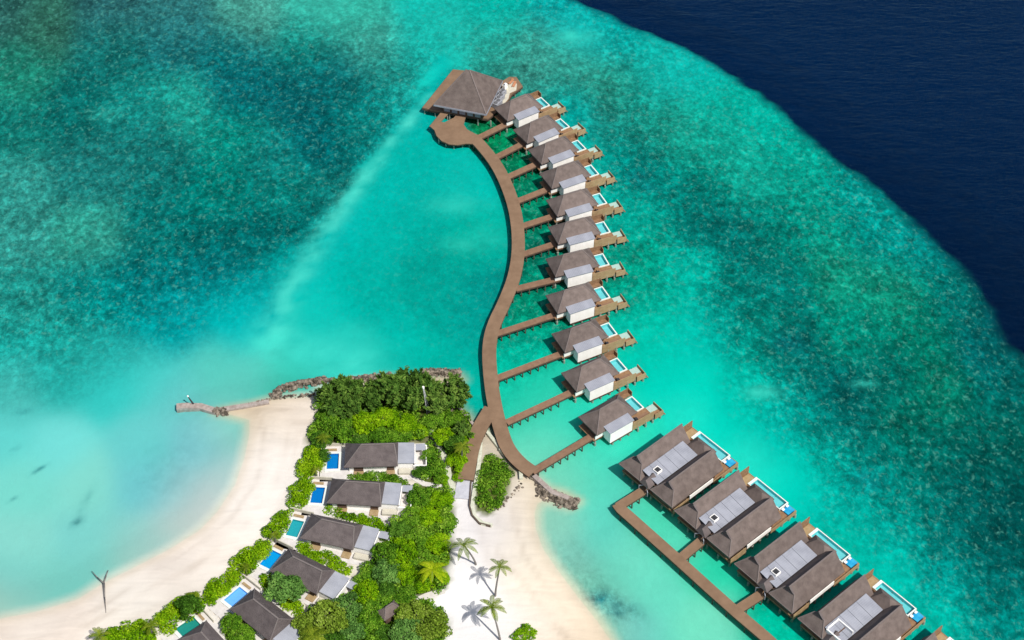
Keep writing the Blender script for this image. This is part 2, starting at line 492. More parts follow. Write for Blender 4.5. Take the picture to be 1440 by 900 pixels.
COAST_W = w2(smooth_coast())
DEEP_W = w2([(x, max(y, -350)) for x, y in DEEP])
GAIN = .80  # display-linear colour -> albedo


def land_height(x, y):
    """terrain height at world x, y (arrays)"""
    d = sdist(x, y, COAST_W)
    z = np.where(d > 0, .08 * d, np.maximum(.10 * d, -.9))
    z = np.minimum(z, .55)
    return z


def axis(lo, hi, step, far, mult=1.35):
    core = list(np.arange(lo, hi + step / 2, step))
    s = step
    a, b = core[0], core[-1]
    L, R = [], []
    while a > -far:
        s *= mult; a -= s; L.append(a)
    s = step
    while b < far:
        s *= mult; b += s; R.append(b)
    return np.array(L[::-1] + core + R)


LAG = [(622, 76), (604, 104), (578, 140), (549, 178), (520, 215), (494, 255), (470, 293), (440, 326), (400, 356), (350, 388), (300, 414), (240, 442), (170, 485), (100, 515), (0, 545), (-90, 560), (-90, 1000), (705, 1000), (703, 600), (690, 560), (687, 480), (727, 390), (729, 310), (700, 235), (664, 200), (640, 150)]


def build_terrain():
    xs = axis(-185, 185, 1.15, 9000)
    ys = axis(196, 520, 1.15, 9000)
    X, Y = np.meshgrid(xs, ys)
    X, Y = X.ravel(), Y.ravel()
    dc = sdist(X, Y, COAST_W)
    dd = sdist(X, Y, DEEP_W)
    wob = smooth_noise(X, Y, 6, 3, 4) * 1.9
    dd = dd + wob
    dcw = dc + smooth_noise(X, Y, 9, 5) * .5
    Z = land_height(X, Y)
    Z = np.where((dd > 0) & (dc < 0), np.maximum(Z - dd * .5, -22), Z)
    Z = Z + np.where(dc < -12, smooth_noise(X, Y, 6, 8) * .12, 0)
    for (p_, a_, c_, l_) in LV:
        ca, sa = math.cos(math.radians(a_)), math.sin(math.radians(a_))
        oy = p_[1] - .5 / math.tan(math.radians(51))
        u = (X - p_[0]) * ca + (Y - oy) * sa
        v = -(X - p_[0]) * sa + (Y - oy) * ca
        Z = np.where((u > -5.6) & (u < 18.5) & (v > -.8) & (v < 8.3), -.9, Z)
    Yc = np.clip(Y, 203, 530)
    Xc = np.clip(X, -170, 170)
    px, py = project(Xc, Yc, np.zeros_like(X))
    px = np.clip(px, -30, 1470); py = np.clip(py, -40, 940)
    ctl = parse(SEA)
    inl = sdist(ctl[:, 0], ctl[:, 1], LAG) > 0
    fo, fi = field(px, py, ctl[~inl]), field(px, py, ctl[inl])
    dl = sdist(X, Y, w2(LAG)) + smooth_noise(X, Y, 7, 81) * 3
    lw = 1.6 + 13 * np.clip((py - 270) / 200, 0, 1) * np.clip((560 - px) / 120, 0, 1)
    kl = np.clip(dl / lw * .5 + .5, 0, 1)[:, None]
    sea = fo * (1 - kl) + fi * kl
    milky = (np.clip((420 - px) / 200, 0, 1) * np.clip((py - 470) / 120, 0, 1))[:, None]
    sea = sea * (1 + milky * np.array([.22, .03, .05]))
    rr = np.clip((.5 - fo[:, 1]) / .3, 0, 1) * (1 - kl[:, 0])
    sea = sea * (1 - .10 * rr)[:, None]
    sea = np.clip(sea * np.array([1.08, .85, .875]) - np.array([.0035, .006, .011]), 0, 1)
    # sand streak running down from the pavilion
    for pts, w0, w1, col, amt in (
        ([(606, 130), (560, 185), (520, 235), (480, 290), (450, 330), (425, 372), (403, 415), (388, 455), (380, 480)], 1.5, 4.2, (90, 218, 200), .58),
        ([(380, 480), (410, 495), (450, 505), (500, 512)], 4.5, 7, (70, 212, 195), .6),
        ([(640, 80), (606, 100), (585, 130)], 2.5, 3.5, (20, 205, 190), .7)):
        P = w2(pts)
        d = sdist(X, Y, P, closed=False)
        w = w0 + (w1 - w0) * np.clip((480 - py) / -350 + 1, 0, 1)
        k = np.exp(-(d / w) ** 2) * amt * (.75 + 1.1 * smooth_noise(X, Y, 4, 17, 4))
        k = np.clip(k, 0, 1)[:, None]
        sea = sea * (1 - k) + np.array(lin(col)) * k
    # dark weed patches
    for (x, y, rx, ry, ang, amt) in ((862, 850, 5.5, 2.6, -20, .75), (840, 838, 3, 1.5, 0, .5), (20, 628, 1.0, .5, 40, .75), (53, 657, 1.8, .5, 40, .8), (18, 698, 1.2, .5, 40, .4), (119, 702, .9, 4.5, -15, .3), (107, 731, 1.1, 1.8, -30, .45),
                                     (33, 575, 2.2, .9, 0, .5), (560, 318, 2.0, .8, 10, .2), (897, 243, 3, 2, 0, .55), (908, 258, 4, 2, -30, .45), (1110, 478, 5, 4, 0, .4), (1222, 672, 4, 3, 0, .5), (230, 655, 7, 9, 10, .10)):
        cx, cy = U2(x, y)
        a = math.radians(ang)
        ux = (X - cx) * math.cos(a) + (Y - cy) * math.sin(a)
        uy = -(X - cx) * math.sin(a) + (Y - cy) * math.cos(a)
        k = np.clip(np.exp(-((ux / rx) ** 2 + (uy / ry) ** 2)) * (amt * .9) * (1 + smooth_noise(X, Y, 1.8, 31)), 0, .9)[:, None]
        sea = sea * (1 - k) + np.array(lin((15, 110, 118))) * k
    # pale sand patches
    for (x, y, rx, ry, amt) in ((813, 48, 6, 3, .5), (1072, 548, 4, 2, .5), (1218, 537, 3, 1.2, .4), (145, 157, 5, 3, .2), (500, 460, 5, 3, .15), (640, 285, 8, 4, .25), (650, 340, 6, 3, .2), (690, 330, 5, 5, .15)):
        cx, cy = U2(x, y)
        k = np.clip(np.exp(-(((X - cx) / rx) ** 2 + ((Y - cy) / ry) ** 2)) * amt * (1 + smooth_noise(X, Y, 3, 41)), 0, .9)[:, None]
        sea = sea * (1 - k) + np.array(lin((70, 215, 195))) * k
    land = field(px, py, parse(LANDC), 30)
    # vegetated soil
    for poly in GREEN:
        k = np.clip(sdist(X, Y, w2(poly, .8)) / 1.5 + .5 + smooth_noise(X, Y, 3, 51), 0, 1)[:, None]
        land = land * (1 - k) + np.array(lin((96, 108, 52))) * k
    wet = np.exp(-((dcw - .6) / 1.3) ** 2)[:, None] * .45
    land = land * np.array([.92, .915, .905])
    land = land * (1 - wet) + np.array(lin((205, 190, 165))) * wet
    for off, wd, amt, sd in ((4.5, .7, .16, 61), (8.5, .9, .20, 62), (13, 1.2, .12, 63)):
        line = np.exp(-((dc - off - 3.2 * smooth_noise(X, Y, 22, sd)) / wd) ** 2) * np.clip(.5 + 1.6 * smooth_noise(X, Y, 7, sd + 5), 0, 1) * amt
        land = land * (1 - line[:, None] * np.array([.8, .9, 1.0]))
    patch = np.clip(smooth_noise(X, Y, 15, 71, 4) * .16, -.08, .05)[:, None]
    land = land * (1 + patch)
    # soft change from sand to water colour
    k = np.clip((dcw + 3.2) / 4.2, 0, 1)
    k = (k * k * (3 - 2 * k))[:, None]
    col = sea * (1 - k) + land * k
    # deep water
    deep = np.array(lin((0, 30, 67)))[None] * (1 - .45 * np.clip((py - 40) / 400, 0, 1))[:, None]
    kd = np.clip((dd + 3.4) / 6.0, 0, 1)
    kd = (kd * kd * (3 - 2 * kd))[:, None]
    col = col * (1 - kd) + deep * kd
    # reef mottling amplitude
    G = (1 - k[:, 0]) * (1 - kd[:, 0])
    gch = sea[:, 1]
    reef = np.clip((.54 - gch) / .30, 0.06, 1) * G * (1 - .62 * kl[:, 0])
    soft = np.clip((dc * -1 - 2) / 10, 0, 1)
    nx, ny = len(xs), len(ys)
    idx = np.arange(nx * ny).reshape(ny, nx)
    q = np.stack([idx[:-1, :-1], idx[:-1, 1:], idx[1:, 1:], idx[1:, :-1]], -1).reshape(-1, 4)
    me = bpy.data.meshes.new('island_and_sea_floor')
    me.vertices.add(nx * ny)
    me.vertices.foreach_set('co', np.stack([X, Y, Z], -1).ravel())
    me.loops.add(q.size)
    me.loops.foreach_set('vertex_index', q.ravel())
    me.polygons.add(len(q))
    me.polygons.foreach_set('loop_start', np.arange(len(q)) * 4)
    me.polygons.foreach_set('use_smooth', np.ones(len(q), bool))
    me.update()
    ca = me.color_attributes.new('ground', 'FLOAT_COLOR', 'POINT')
    ca.data.foreach_set('color', np.concatenate([col, np.ones((len(X), 1))], 1).ravel())
    at = me.attributes.new('reef', 'FLOAT', 'POINT')
    at.data.foreach_set('value', reef.astype(float))
    at = me.attributes.new('wetland', 'FLOAT', 'POINT')
    at.data.foreach_set('value', k[:, 0].astype(float))
    # material
    m, nt, out = new_mat('sand_reef_and_sea_bed')
    a = N(nt, 'ShaderNodeAttribute', attribute_name='ground')
    rf = N(nt, 'ShaderNodeAttribute', attribute_name='reef')
    ld = N(nt, 'ShaderNodeAttribute', attribute_name='wetland')
    v = coords(nt, (1, .78, 1), (0, 0, math.radians(12)), world=True)
    vb = coords(nt, (1, 1, 1), world=True)
    n_f = noise(nt, .74, 6, .72, v, .25)      # coral heads
    n_m = noise(nt, .20, 5, .65, vb, .8)     # patches
    n_l = noise(nt, .045, 4, .6, vb, .5)
    vor = N(nt, 'ShaderNodeTexVoronoi')
    vor.inputs['Scale'].default_value = .9
    nt.links.new(v, vor.inputs['Vector'])
    base = a.outputs['Color']
    hs = N(nt, 'ShaderNodeVectorMath', operation='SCALE')
    nt.links.new(base, hs.inputs[0])
    # factor = 1 + reef*( fine + medium + large )

    def madd(x, mul, add):
        q_ = N(nt, 'ShaderNodeMath', operation='MULTIPLY_ADD')
        nt.links.new(x, q_.inputs[0]); q_.inputs[1].default_value = mul
        if isinstance(add, float): q_.inputs[2].default_value = add
        else: nt.links.new(add, q_.inputs[2])
        return q_.outputs[0]
    clump = mapr(nt, noise(nt, .34, 5, .72, v, .6), .42, .58, -1, 1)
    s = madd(clump, .38, madd(n_f, 4.6, -2.3))
    s = madd(n_m, 2.0, madd(s, 1.0, -1.0))
    s = madd(n_l, 1.1, madd(s, 1.0, -.55))
    ml = N(nt, 'ShaderNodeMath', operation='MULTIPLY')
    nt.links.new(s, ml.inputs[0]); nt.links.new(rf.outputs['Fac'], ml.inputs[1])
    ex = N(nt, 'ShaderNodeMath', operation='EXPONENT')
    nt.links.new(madd(ml.outputs[0], .64, 0.0), ex.inputs[0])
    nt.links.new(ex.outputs[0], hs.inputs['Scale'])
    # pale coral rubble specks
    spk = mapr(nt, noise(nt, .8, 5, .66, v, .4), .55, .70, 0, 1)
    sm = N(nt, 'ShaderNodeMath', operation='MULTIPLY')
    nt.links.new(spk, sm.inputs[0]); nt.links.new(rf.outputs['Fac'], sm.inputs[1])
    sm2 = madd(sm.outputs[0], .48, 0.0)
    c = mixc(nt, sm2, hs.outputs[0], (.13, .46, .37, 1))
    # dry sand grain and tide lines
    vs = coords(nt, (.25, 1.0, 1), (0, 0, math.radians(-35)), world=True)
    sn = mapr(nt, noise(nt, .35, 6, .65, vs, 1.0), .3, .7, .90, 1.05)
    k1 = N(nt, 'ShaderNodeMix'); k1.data_type = 'FLOAT'
    nt.links.new(ld.outputs['Fac'], k1.inputs[0]); k1.inputs[2].default_value = 1.0
    nt.links.new(sn, k1.inputs[3])
    h2 = N(nt, 'ShaderNodeVectorMath', operation='SCALE')
    nt.links.new(c, h2.inputs[0]); nt.links.new(k1.outputs[0], h2.inputs['Scale'])
    h3 = N(nt, 'ShaderNodeVectorMath', operation='SCALE')
    nt.links.new(h2.outputs[0], h3.inputs[0]); h3.inputs['Scale'].default_value = GAIN
    d = N(nt, 'ShaderNodeBsdfDiffuse')
    nt.links.new(h3.outputs[0], d.inputs[0])
    b = N(nt, 'ShaderNodeBump')
    b.inputs['Strength'].default_value = .35; b.inputs['Distance'].default_value = .3
    nt.links.new(n_f, b.inputs['Height'])
    nt.links.new(b.outputs[0], d.inputs['Normal'])
    nt.links.new(d.outputs[0], out.inputs[0])
    me.materials.append(m)
    o = bpy.data.objects.new('sand_and_sea_floor', me)
    COL.objects.link(o)
    tag(o, 'pale sand island that slopes under water into the turquoise lagoon floor and reef', kind='structure')
    # water sheet
    xs, ys = axis(-190, 190, 5, 9000), axis(190, 530, 5, 9000)
    X, Y = [q_.ravel() for q_ in np.meshgrid(xs, ys)]
    idx = np.arange(len(X)).reshape(len(ys), len(xs))
    q = np.stack([idx[:-1, :-1], idx[:-1, 1:], idx[1:, 1:], idx[1:, :-1]], -1).reshape(-1, 4)
    wb = MB()
    wb.v = [(float(a_), float(b_), 0.0) for a_, b_ in zip(X, Y)]
    wb.f = [tuple(int(i_) for i_ in r_) for r_ in q]
    w = wb.build('sea_water', M['water'])
    at = w.data.attributes.new('swell', 'FLOAT', 'POINT')
    at.data.foreach_set('value', np.clip((sdist(X, Y, DEEP_W) + 10) / 25, 0, 1).astype(np.float32))
    tag(w, 'clear rippled sea surface over the lagoon, reef and dark blue deep', kind='structure')


LV = [((-39.2, 243.2), 2.0, (.0, .22, .60), 'with deep blue pool, topmost under the woodland'),
      ((-42.4, 232.7), -4.5, (.0, .20, .58), 'with deep blue pool, second down from the woodland'),
      ((-47.6, 222.7), -15.0, (.025, .40, .45), 'with turquoise pool, third down from the woodland'),
      ((-53.5, 213.7), -29.6, (.0, .35, .75), 'with sky blue pool and round tree in front'),
      ((-61.1, 203.6), -40.7, (.16, .42, .78), 'with pale milky blue pool, fifth down from the woodland'),
      ((-71.2, 195.9), -48.0, (.02, .30, .25), 'with sea green pool, cut by the bottom edge')]

GREEN = [
    [(447, 560), (455, 546), (560, 533), (636, 548), (664, 590), (655, 640), (640, 688), (628, 660), (604, 612), (598, 622), (480, 624), (455, 628), (440, 634), (432, 620), (440, 590)],
    [(598, 628), (606, 612), (622, 650), (636, 690), (634, 755), (628, 828), (600, 842), (545, 838), (505, 850), (500, 806), (522, 790), (530, 765), (545, 755), (540, 742), (575, 722), (578, 690), (600, 662)],
    [(412, 910), (425, 865), (470, 840), (500, 838), (560, 850), (600, 845), (630, 870), (625, 910)],
    [(670, 720), (666, 690), (676, 650), (686, 636), (700, 640), (722, 660), (715, 690), (702, 712), (685, 722)],
]
exec_order = []

build_terrain()

# ------------------------------------------------------------------ shared building bits
def hip_roof(name, x0, x1, y0, y1, ze, zr, mat, parent, ridge_mat, hipl=None, hipr=None, th=.28, cap=True):
    """hip roof, ridge along x; hipl / hipr = inset of the ridge ends (0 = gable)"""
    w = (y1 - y0) / 2
    ym = (y0 + y1) / 2
    hl = w if hipl is None else hipl
    hr = w if hipr is None else hipr
    r0, r1 = (x0 + hl, ym, zr), (x1 - hr, ym, zr)
    vs = [(x0, y0, ze), (x1, y0, ze), (x1, y1, ze), (x0, y1, ze), r0, r1,
          (x0, y0, ze - th), (x1, y0, ze - th), (x1, y1, ze - th), (x0, y1, ze - th)]
    fs = [(0, 1, 5, 4), (2, 3, 4, 5), (1, 2, 5), (3, 0, 4), (6, 9, 8, 7), (0, 6, 7, 1), (1, 7, 8, 2), (2, 8, 9, 3), (3, 9, 6, 0)]
    o = MB().add(vs, fs).build(name, mat, parent)
    if cap:
        c = MB()
        e = .06
        c.bar((r0[0], ym, zr + .02), (r1[0], ym, zr + .02), .34, .22)
        if hl > .1:
            c.bar((x0, y0, ze + .02), (r0[0], ym, zr + .02), .22, .14)
            c.bar((x0, y1, ze + .02), (r0[0], ym, zr + .02), .22, .14)
        if hr > .1:
            c.bar((x1, y0, ze + .02), (r1[0], ym, zr + .02), .22, .14)
            c.bar((x1, y1, ze + .02), (r1[0], ym, zr + .02), .22, .14)
        c.build('ridge_cap', ridge_mat, o)
    return o


def pool(parent, x0, x1, y0, y1, z, t, tilemat, copmat, depth=1.0, wide=None, name='pool', skirt=0.0):
    """rim with real basin; z = top of the rim; wide = (left,right,bottom,top) rim widths"""
    l, r, b, tp = wide or (t, t, t, t)
    i0, i1, j0, j1 = x0 + l, x1 - r, y0 + b, y1 - tp
    rim = MB()
    zb = z - depth - .15 - skirt
    rim.box(x0, x1, y0, j0, zb, z).box(x0, x1, j1, y1, zb, z).box(x0, i0, j0, j1, zb, z).box(i1, x1, j0, j1, zb, z)
    o = rim.build(name, copmat, parent)
    zf = z - depth
    e = .012
    bs = MB()
    bs.add([(i0 + e, j0 + e, zf), (i1 - e, j0 + e, zf), (i1 - e, j1 - e, zf), (i0 + e, j1 - e, zf)], [(0, 1, 2, 3)])
    for a, c in (((i0 + e, j0 + e), (i1 - e, j0 + e)), ((i1 - e, j0 + e), (i1 - e, j1 - e)), ((i1 - e, j1 - e), (i0 + e, j1 - e)), ((i0 + e, j1 - e), (i0 + e, j0 + e))):
        bs.add([(*a, zf), (*c, zf), (*c, z - .08), (*a, z - .08)], [(0, 1, 2, 3)])
    bs.build('pool_basin', tilemat, o)
    MB().add([(i0, j0, z - .14), (i1, j0, z - .14), (i1, j1, z - .14), (i0, j1, z - .14)], [(0, 1, 2, 3)]).build('pool_water', M['poolwater'], o)
    return o


def piles(parent, pts, ztop, r=.16, zbot=-2.0, foot=False, mat='pile'):
    for (x, y) in pts:
        p = MB().cyl((x, y, zbot), (x, y, ztop), r, r, 8)
        if foot: p.cyl((x, y, zbot), (x, y, .15), r * 2.0, r * 1.8, 10)
        p.build('pile', M[mat], parent)


ORD = ['first', 'second', 'third', 'fourth', 'fifth', 'sixth', 'seventh', 'eighth', 'ninth', 'tenth', 'last']

# ------------------------------------------------------------------ the eleven water villas of the curved row
def make_row_villa():
    R_ = empty('water_villa', group='water villas along the curved boardwalk', cat='villa', label='x')
    # body under the hip roof
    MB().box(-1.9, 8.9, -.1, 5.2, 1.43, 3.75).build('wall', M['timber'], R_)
    each('window', M['dark'], R_, [(u, u + 1.6, 5.21, 5.25, 1.9, 3.5) for u in (-1.5, 1.2, 3.9)])
    hip_roof('roof', -2.7, 9.7, -1.3, 5.9, 3.9, 7.5, M['thatch'], R_, M['ridge'])
    # white annex with its own lean-to roof
    a = MB()
    a.add([(.15, -2.85, .5), (7.0, -2.85, .5), (7.0, -.2, .5), (.15, -.2, .5), (.15, -2.85, 4.1), (7.0, -2.85, 4.1), (7.0, -.2, 4.5), (.15, -.2, 4.5)],
          [(0, 3, 2, 1), (4, 5, 6, 7), (0, 1, 5, 4), (1, 2, 6, 5), (2, 3, 7, 6), (3, 0, 4, 7)])
    a.build('annex', M['white'], R_)
    r = MB()
    r.add([(-.1, -3.0, 4.14), (7.25, -3.0, 4.14), (7.25, 0, 4.6), (-.1, 0, 4.6), (-.1, -3.0, 4.28), (7.25, -3.0, 4.28), (7.25, 0, 4.74), (-.1, 0, 4.74)],
          [(0, 3, 2, 1), (4, 5, 6, 7), (0, 1, 5, 4), (1, 2, 6, 5), (2, 3, 7, 6), (3, 0, 4, 7)])
    ro = r.build('annex_roof', M['metal'], R_)
    MB().bar((-.13, -3.04, 4.2), (7.28, -3.04, 4.2), .08, .16).bar((-.13, -3.04, 4.2), (-.13, 0, 4.68), .08, .16).build('gutter', M['metal_edge'], ro)
    MB().box(-2.5, .12, -.52, -.3, 1.43, 2.55).build('entrance_wall', M['white'], R_)
    # decks
    d = MB()
    d.box(-3.0, 7.02, -.55, 5.3, 1.15, 1.42).box(7.02, 10.18, -1.19, 5.3, 1.15, 1.42).box(10.18, 13.4, 5.02, 5.3, 1.15, 1.42).box(7.02, 13.6, -2.84, -1.19, 1.15, 1.42).box(10.18, 13.6, -1.19, .33, 1.15, 1.42)
    d.build('deck', M['deckv'], R_)
    b = MB()
    b.box(-2.9, 10.1, 5.0, 5.2, .75, 1.14).box(7.1, 13.5, -2.8, -2.6, .5, 1.1).box(-2.9, .1, -.5, -.35, .75, 1.14)
    b.box(.2, 7.0, -3.0, -2.8, .2, .49)
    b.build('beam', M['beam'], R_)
    e = MB()
    e.box(13.62, 16.1, -3.3, -1.65, .75, 1.05)
    e.build('sea_deck', M['deckv'], R_)
    MB().box(13.62, 16.1, -3.45, -3.31, .5, 2.3).box(16.1, 16.24, -3.45, .3, .5, 2.0).build('sea_deck_screen', M['ochrewall'], R_)
    MB().box(13.65, 16.0, -1.62, .35, .95, 1.2).build('sun_platform', M['pale_deck'], R_)
    MB().box(7.02, 13.6, -3.0, -2.86, .55, 3.25).build('privacy_wall', M['ochrewall'], R_)
    MB().box(9.6, 12.8, -1.9, -.9, 1.43, 1.55).build('deck_mat', M['deck2'], R_)
    st = MB()
    for k in range(4): st.box(16.2 + .25 * k, 16.45 + .25 * k, -3.3, -2.3, .7 - .28 * k, .85 - .28 * k)
    st.build('steps', M['deck2'], R_)
    pool(R_, 10.2, 13.3, .35, 5.0, 1.72, .3, M['tile_aqua'], M['coping'], wide=(.12, .32, .25, .25), skirt=.4)
    # timber screen at the far corner
    s = MB()
    s.box(9.4, 13.6, 5.6, 6.7, 1.15, 1.42).box(9.4, 13.6, 6.7, 6.85, 1.1, 2.9).box(13.45, 13.6, 5.35, 6.7, 1.1, 2.7)
    s.build('timber_screen', M['screen'], R_)
    pts = [(u, -2.6) for u in (1.2, 3.6, 6.2)] + [(u, -2.95) for u in (8.8, 11.2, 13.4, 15.8)] + [(u, 5.0) for u in (-2.4, 1, 4.4, 7.8, 11, 13.4)] + [(-2.4, -.4), (-2.4, 2.2)] + [(15.8, .0)]
    piles(R_, pts, 1.15, .15, foot=True)
    return R_


ROWV = [((720.8, 160), (750.8, 147.5), 33.5), ((749, 191.7), (778.3, 177.5), 34), ((768.3, 220.8), (801.7, 208.3), 30.5), ((784, 255), (818.3, 243.3), 27.5), ((792.5, 294.2), (828.3, 283.3), 24.0),
        ((796.3, 332.7), (830.2, 324.1), 21.0), ((792.5, 378.3), (828.3, 370), 20.0), ((794.2, 430), (830.8, 417.5), 24.5), ((804.2, 483.3), (840.8, 470.8), 26.5), ((820, 537.8), (855.6, 522.2), 30.5), ((848, 597.5), (880, 579), 36.3)]
EXTRA = ['', '', '', '', '', '', '', '', '', '', '']
proto = None
for i, (A, B, ang) in enumerate(ROWV):
    a, b = U(*A, 4.6), U(*B, 4.6)
    th = math.radians(ang)
    cx, cy = (a[0] + b[0]) / 2, (a[1] + b[1]) / 2
    lx = 3.6
    if proto is None:
        proto = o = make_row_villa()
    else:
        o = copy_tree(proto)
    o.location = (cx - math.cos(th) * lx, cy - math.sin(th) * lx, 0)
    o.rotation_euler = (0, 0, th)
    if i == 0: lb = 'water villa with white annex tucked right beside the big pavilion, first of the curved row'
    elif i == 10: lb = 'water villa with white annex at the end of the curved row, nearest the double villas'
    else: lb = f'brown hip roofed water villa with white annex, {ORD[i]} from the big pavilion'
    o['label'] = lb
    # dark lounge seat on the sheltered deck
    def P(u, v, z): return (o.location[0] + math.cos(th) * u - math.sin(th) * v, o.location[1] + math.sin(th) * u + math.cos(th) * v, z)
    s = empty('lounge_chair', P(9.3, -1.3, 1.42), th, label=f'small dark lounge chair on the deck of the {ORD[i]} curved row villa from the pavilion', cat='chair', group='dark chairs on the villa decks')
    if i == 0:
        MB().box(-.45, .45, -.4, .4, .12, .4).box(-.4, -.34, -.35, -.29, 0, .12).box(.34, .4, -.35, -.29, 0, .12).box(-.4, -.34, .29, .35, 0, .12).box(.34, .4, .29, .35, 0, .12).build('seat', M['dark'], s)
        MB().box(-.45, -.3, -.4, .4, .4, .85).build('backrest', M['dark'], s)
        sproto = s
    else:
        for ch in sproto.children:
            c = ch.copy(); COL.objects.link(c); c.parent = s

# ------------------------------------------------------------------ the double villas at lower right
def make_big_villa(vent=True):
    R_ = empty('double_water_villa', group='double water villas beside the straight boardwalk', cat='villa', label='x')
    # frame: +x runs along the pool, +y points out to sea; villa body lies in -y
    MB().box(-3.9, 12.6, -22.2, -19.5, 1.1, 1.42).box(-2.3, 12.6, -19.5, -3.05, 1.1, 1.42).box(-2.3, -.12, -3.05, -.2, 1.1, 1.42).build('deck', M['deckv'], R_)
    MB().box(-3.8, 12.5, -22.1, -21.9, .6, 1.08).box(12.3, 12.5, -22, -3.2, .6, 1.08).box(-2.2, -2.0, -19.4, -.3, .6, 1.08).build('beam', M['beam'], R_)
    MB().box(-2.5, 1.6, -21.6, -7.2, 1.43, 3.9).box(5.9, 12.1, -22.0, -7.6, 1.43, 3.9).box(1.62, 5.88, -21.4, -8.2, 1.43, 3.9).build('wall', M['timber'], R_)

    def wing(x0, x1, nm):
        xm = (x0 + x1) / 2
        y0, y1, ze, zr = -22.9, -5.9, 4.0, 8.0
        yr = -20.3
        w = (x1 - x0) / 2
        # ridge along y; low hip at the front (-y) with a small gablet above it
        zg = 6.5
        k = (zr - zg) / (zr - ze)
        xo = x0 + (1.5 if nm == 'a' else .1)
        vs = [(x0, y0, ze), (x1, y0, ze), (x1, y1, ze), (xo, y1, ze),
              (xm, yr, zr), (xm, y1, zr),
              (xm - w * k, yr, zg), (xm + w * k, yr, zg),
              (x0, y0, ze - .3), (x1, y0, ze - .3), (x1, y1, ze - .3), (xo, y1, ze - .3), (xo, yr, ze), (xo, yr, ze - .3)]
        fs = [(0, 6, 12), (12, 6, 4), (12, 4, 5, 3), (1, 2, 5, 4, 7), (0, 1, 7, 6), (6, 7, 4), (3, 5, 2), (8, 13, 11, 10, 9), (0, 8, 9, 1), (1, 9, 10, 2), (2, 10, 11, 3), (3, 11, 13, 12), (12, 13, 8, 0)]
        r = MB().add(vs, fs).build('roof', M['thatch'], R_)
        c = MB().bar((xm, yr - .5, zr + .03), (xm, y1 + .05, zr + .03), .34, .2)
        c.bar((x0, y0, ze + .03), (xm - w * k, yr, zg + .03), .22, .14).bar((x1, y0, ze + .03), (xm + w * k, yr, zg + .03), .22, .14)
        c.bar((x0, y0 - .02, ze - .02), (x1, y0 - .02, ze - .02), .14, .22)
        c.build('ridge_cap', M['ridge'], r)
        # overhanging gablet hood
        MB().add([(xm, yr - .55, zr), (xm, yr, zr), (xm - w * k, yr, zg), (xm - w * k, yr - .35, zg - .02)], [(0, 1, 2, 3)]).add(
            [(xm, yr - .55, zr), (xm + w * k, yr - .35, zg - .02), (xm + w * k, yr, zg), (xm, yr, zr)], [(0, 1, 2, 3)]).build('gablet', M['thatch_dark'], r)
        return r
    wing(-4.4, 2.6, 'a')
    wing(5.9, 12.9, 'b')
    # grey sheet roof between the wings, in panels
    mr = MB()
    zt = 5.55
    for (y0, y1) in ((-21.2, -19.0), (-18.93, -16.6), (-16.53, -14.2), (-14.13, -11.2), (-11.13, -7.9)):
        s = .0
        mr.add([(1.55, y0, zt), (6.45, y0, zt - .75), (6.45, y1, zt - .75), (1.55, y1, zt), (1.55, y0, zt + .14), (6.45, y0, zt - .61), (6.45, y1, zt - .61), (1.55, y1, zt + .14)],
               [(0, 3, 2, 1), (4, 5, 6, 7), (0, 1, 5, 4), (1, 2, 6, 5), (2, 3, 7, 6), (3, 0, 4, 7)])
    mo = mr.build('sheet_roof', M['metal'], R_)
    # low rear pavilion roof by the pool
    p = MB()
    x0, x1, y0, y1, ze, zr = 2.0, 8.2, -7.7, -3.2, 4.0, 6.3
    xm, ym = (x0 + x1) / 2, (y0 + y1) / 2
    p.add([(x0, y0, ze), (x1, y0, ze), (x1, y1, ze), (x0, y1, ze), (xm - 1.0, ym, zr), (xm + 1.0, ym, zr), (x0, y0, ze - .25), (x1, y0, ze - .25), (x1, y1, ze - .25), (x0, y1, ze - .25)],
          [(0, 1, 5, 4), (2, 3, 4, 5), (1, 2, 5), (3, 0, 4), (6, 9, 8, 7), (0, 6, 7, 1), (1, 7, 8, 2), (2, 8, 9, 3), (3, 9, 6, 0)])
    p.build('pavilion_roof', M['thatch'], R_)
    po = MB()
    for x in (2.5, 7.7): po.cyl((x, -3.6, 1.43), (x, -3.6, 3.8), .12)
    po.build('post', M['timber'], R_)
    # entrance porch roof + white lantern box
    q = MB()
    q.add([(2.4, -23.0, 3.7), (5.6, -23.0, 3.7), (5.6, -20.0, 4.6), (2.4, -20.0, 4.6), (4.0, -22.6, 5.3), (4.0, -20.0, 5.9)], [(0, 1, 4), (1, 2, 5, 4), (0, 4, 5, 3), (3, 2, 1, 0), (2, 3, 5)])
    q.build('porch_roof', M['thatch_dark'], R_)
    g = MB().bar((2.6, -23.2, 2.7), (4.0, -22.4, 3.6), .14, .2).bar((5.4, -23.2, 2.7), (4.0, -22.4, 3.6), .14, .2).bar((2.6, -23.2, 1.2), (2.6, -23.2, 2.7), .14, .14).bar((5.4, -23.2, 1.2), (5.4, -23.2, 2.7), .14, .14)
    g.build('porch_frame', M['metal'], R_)
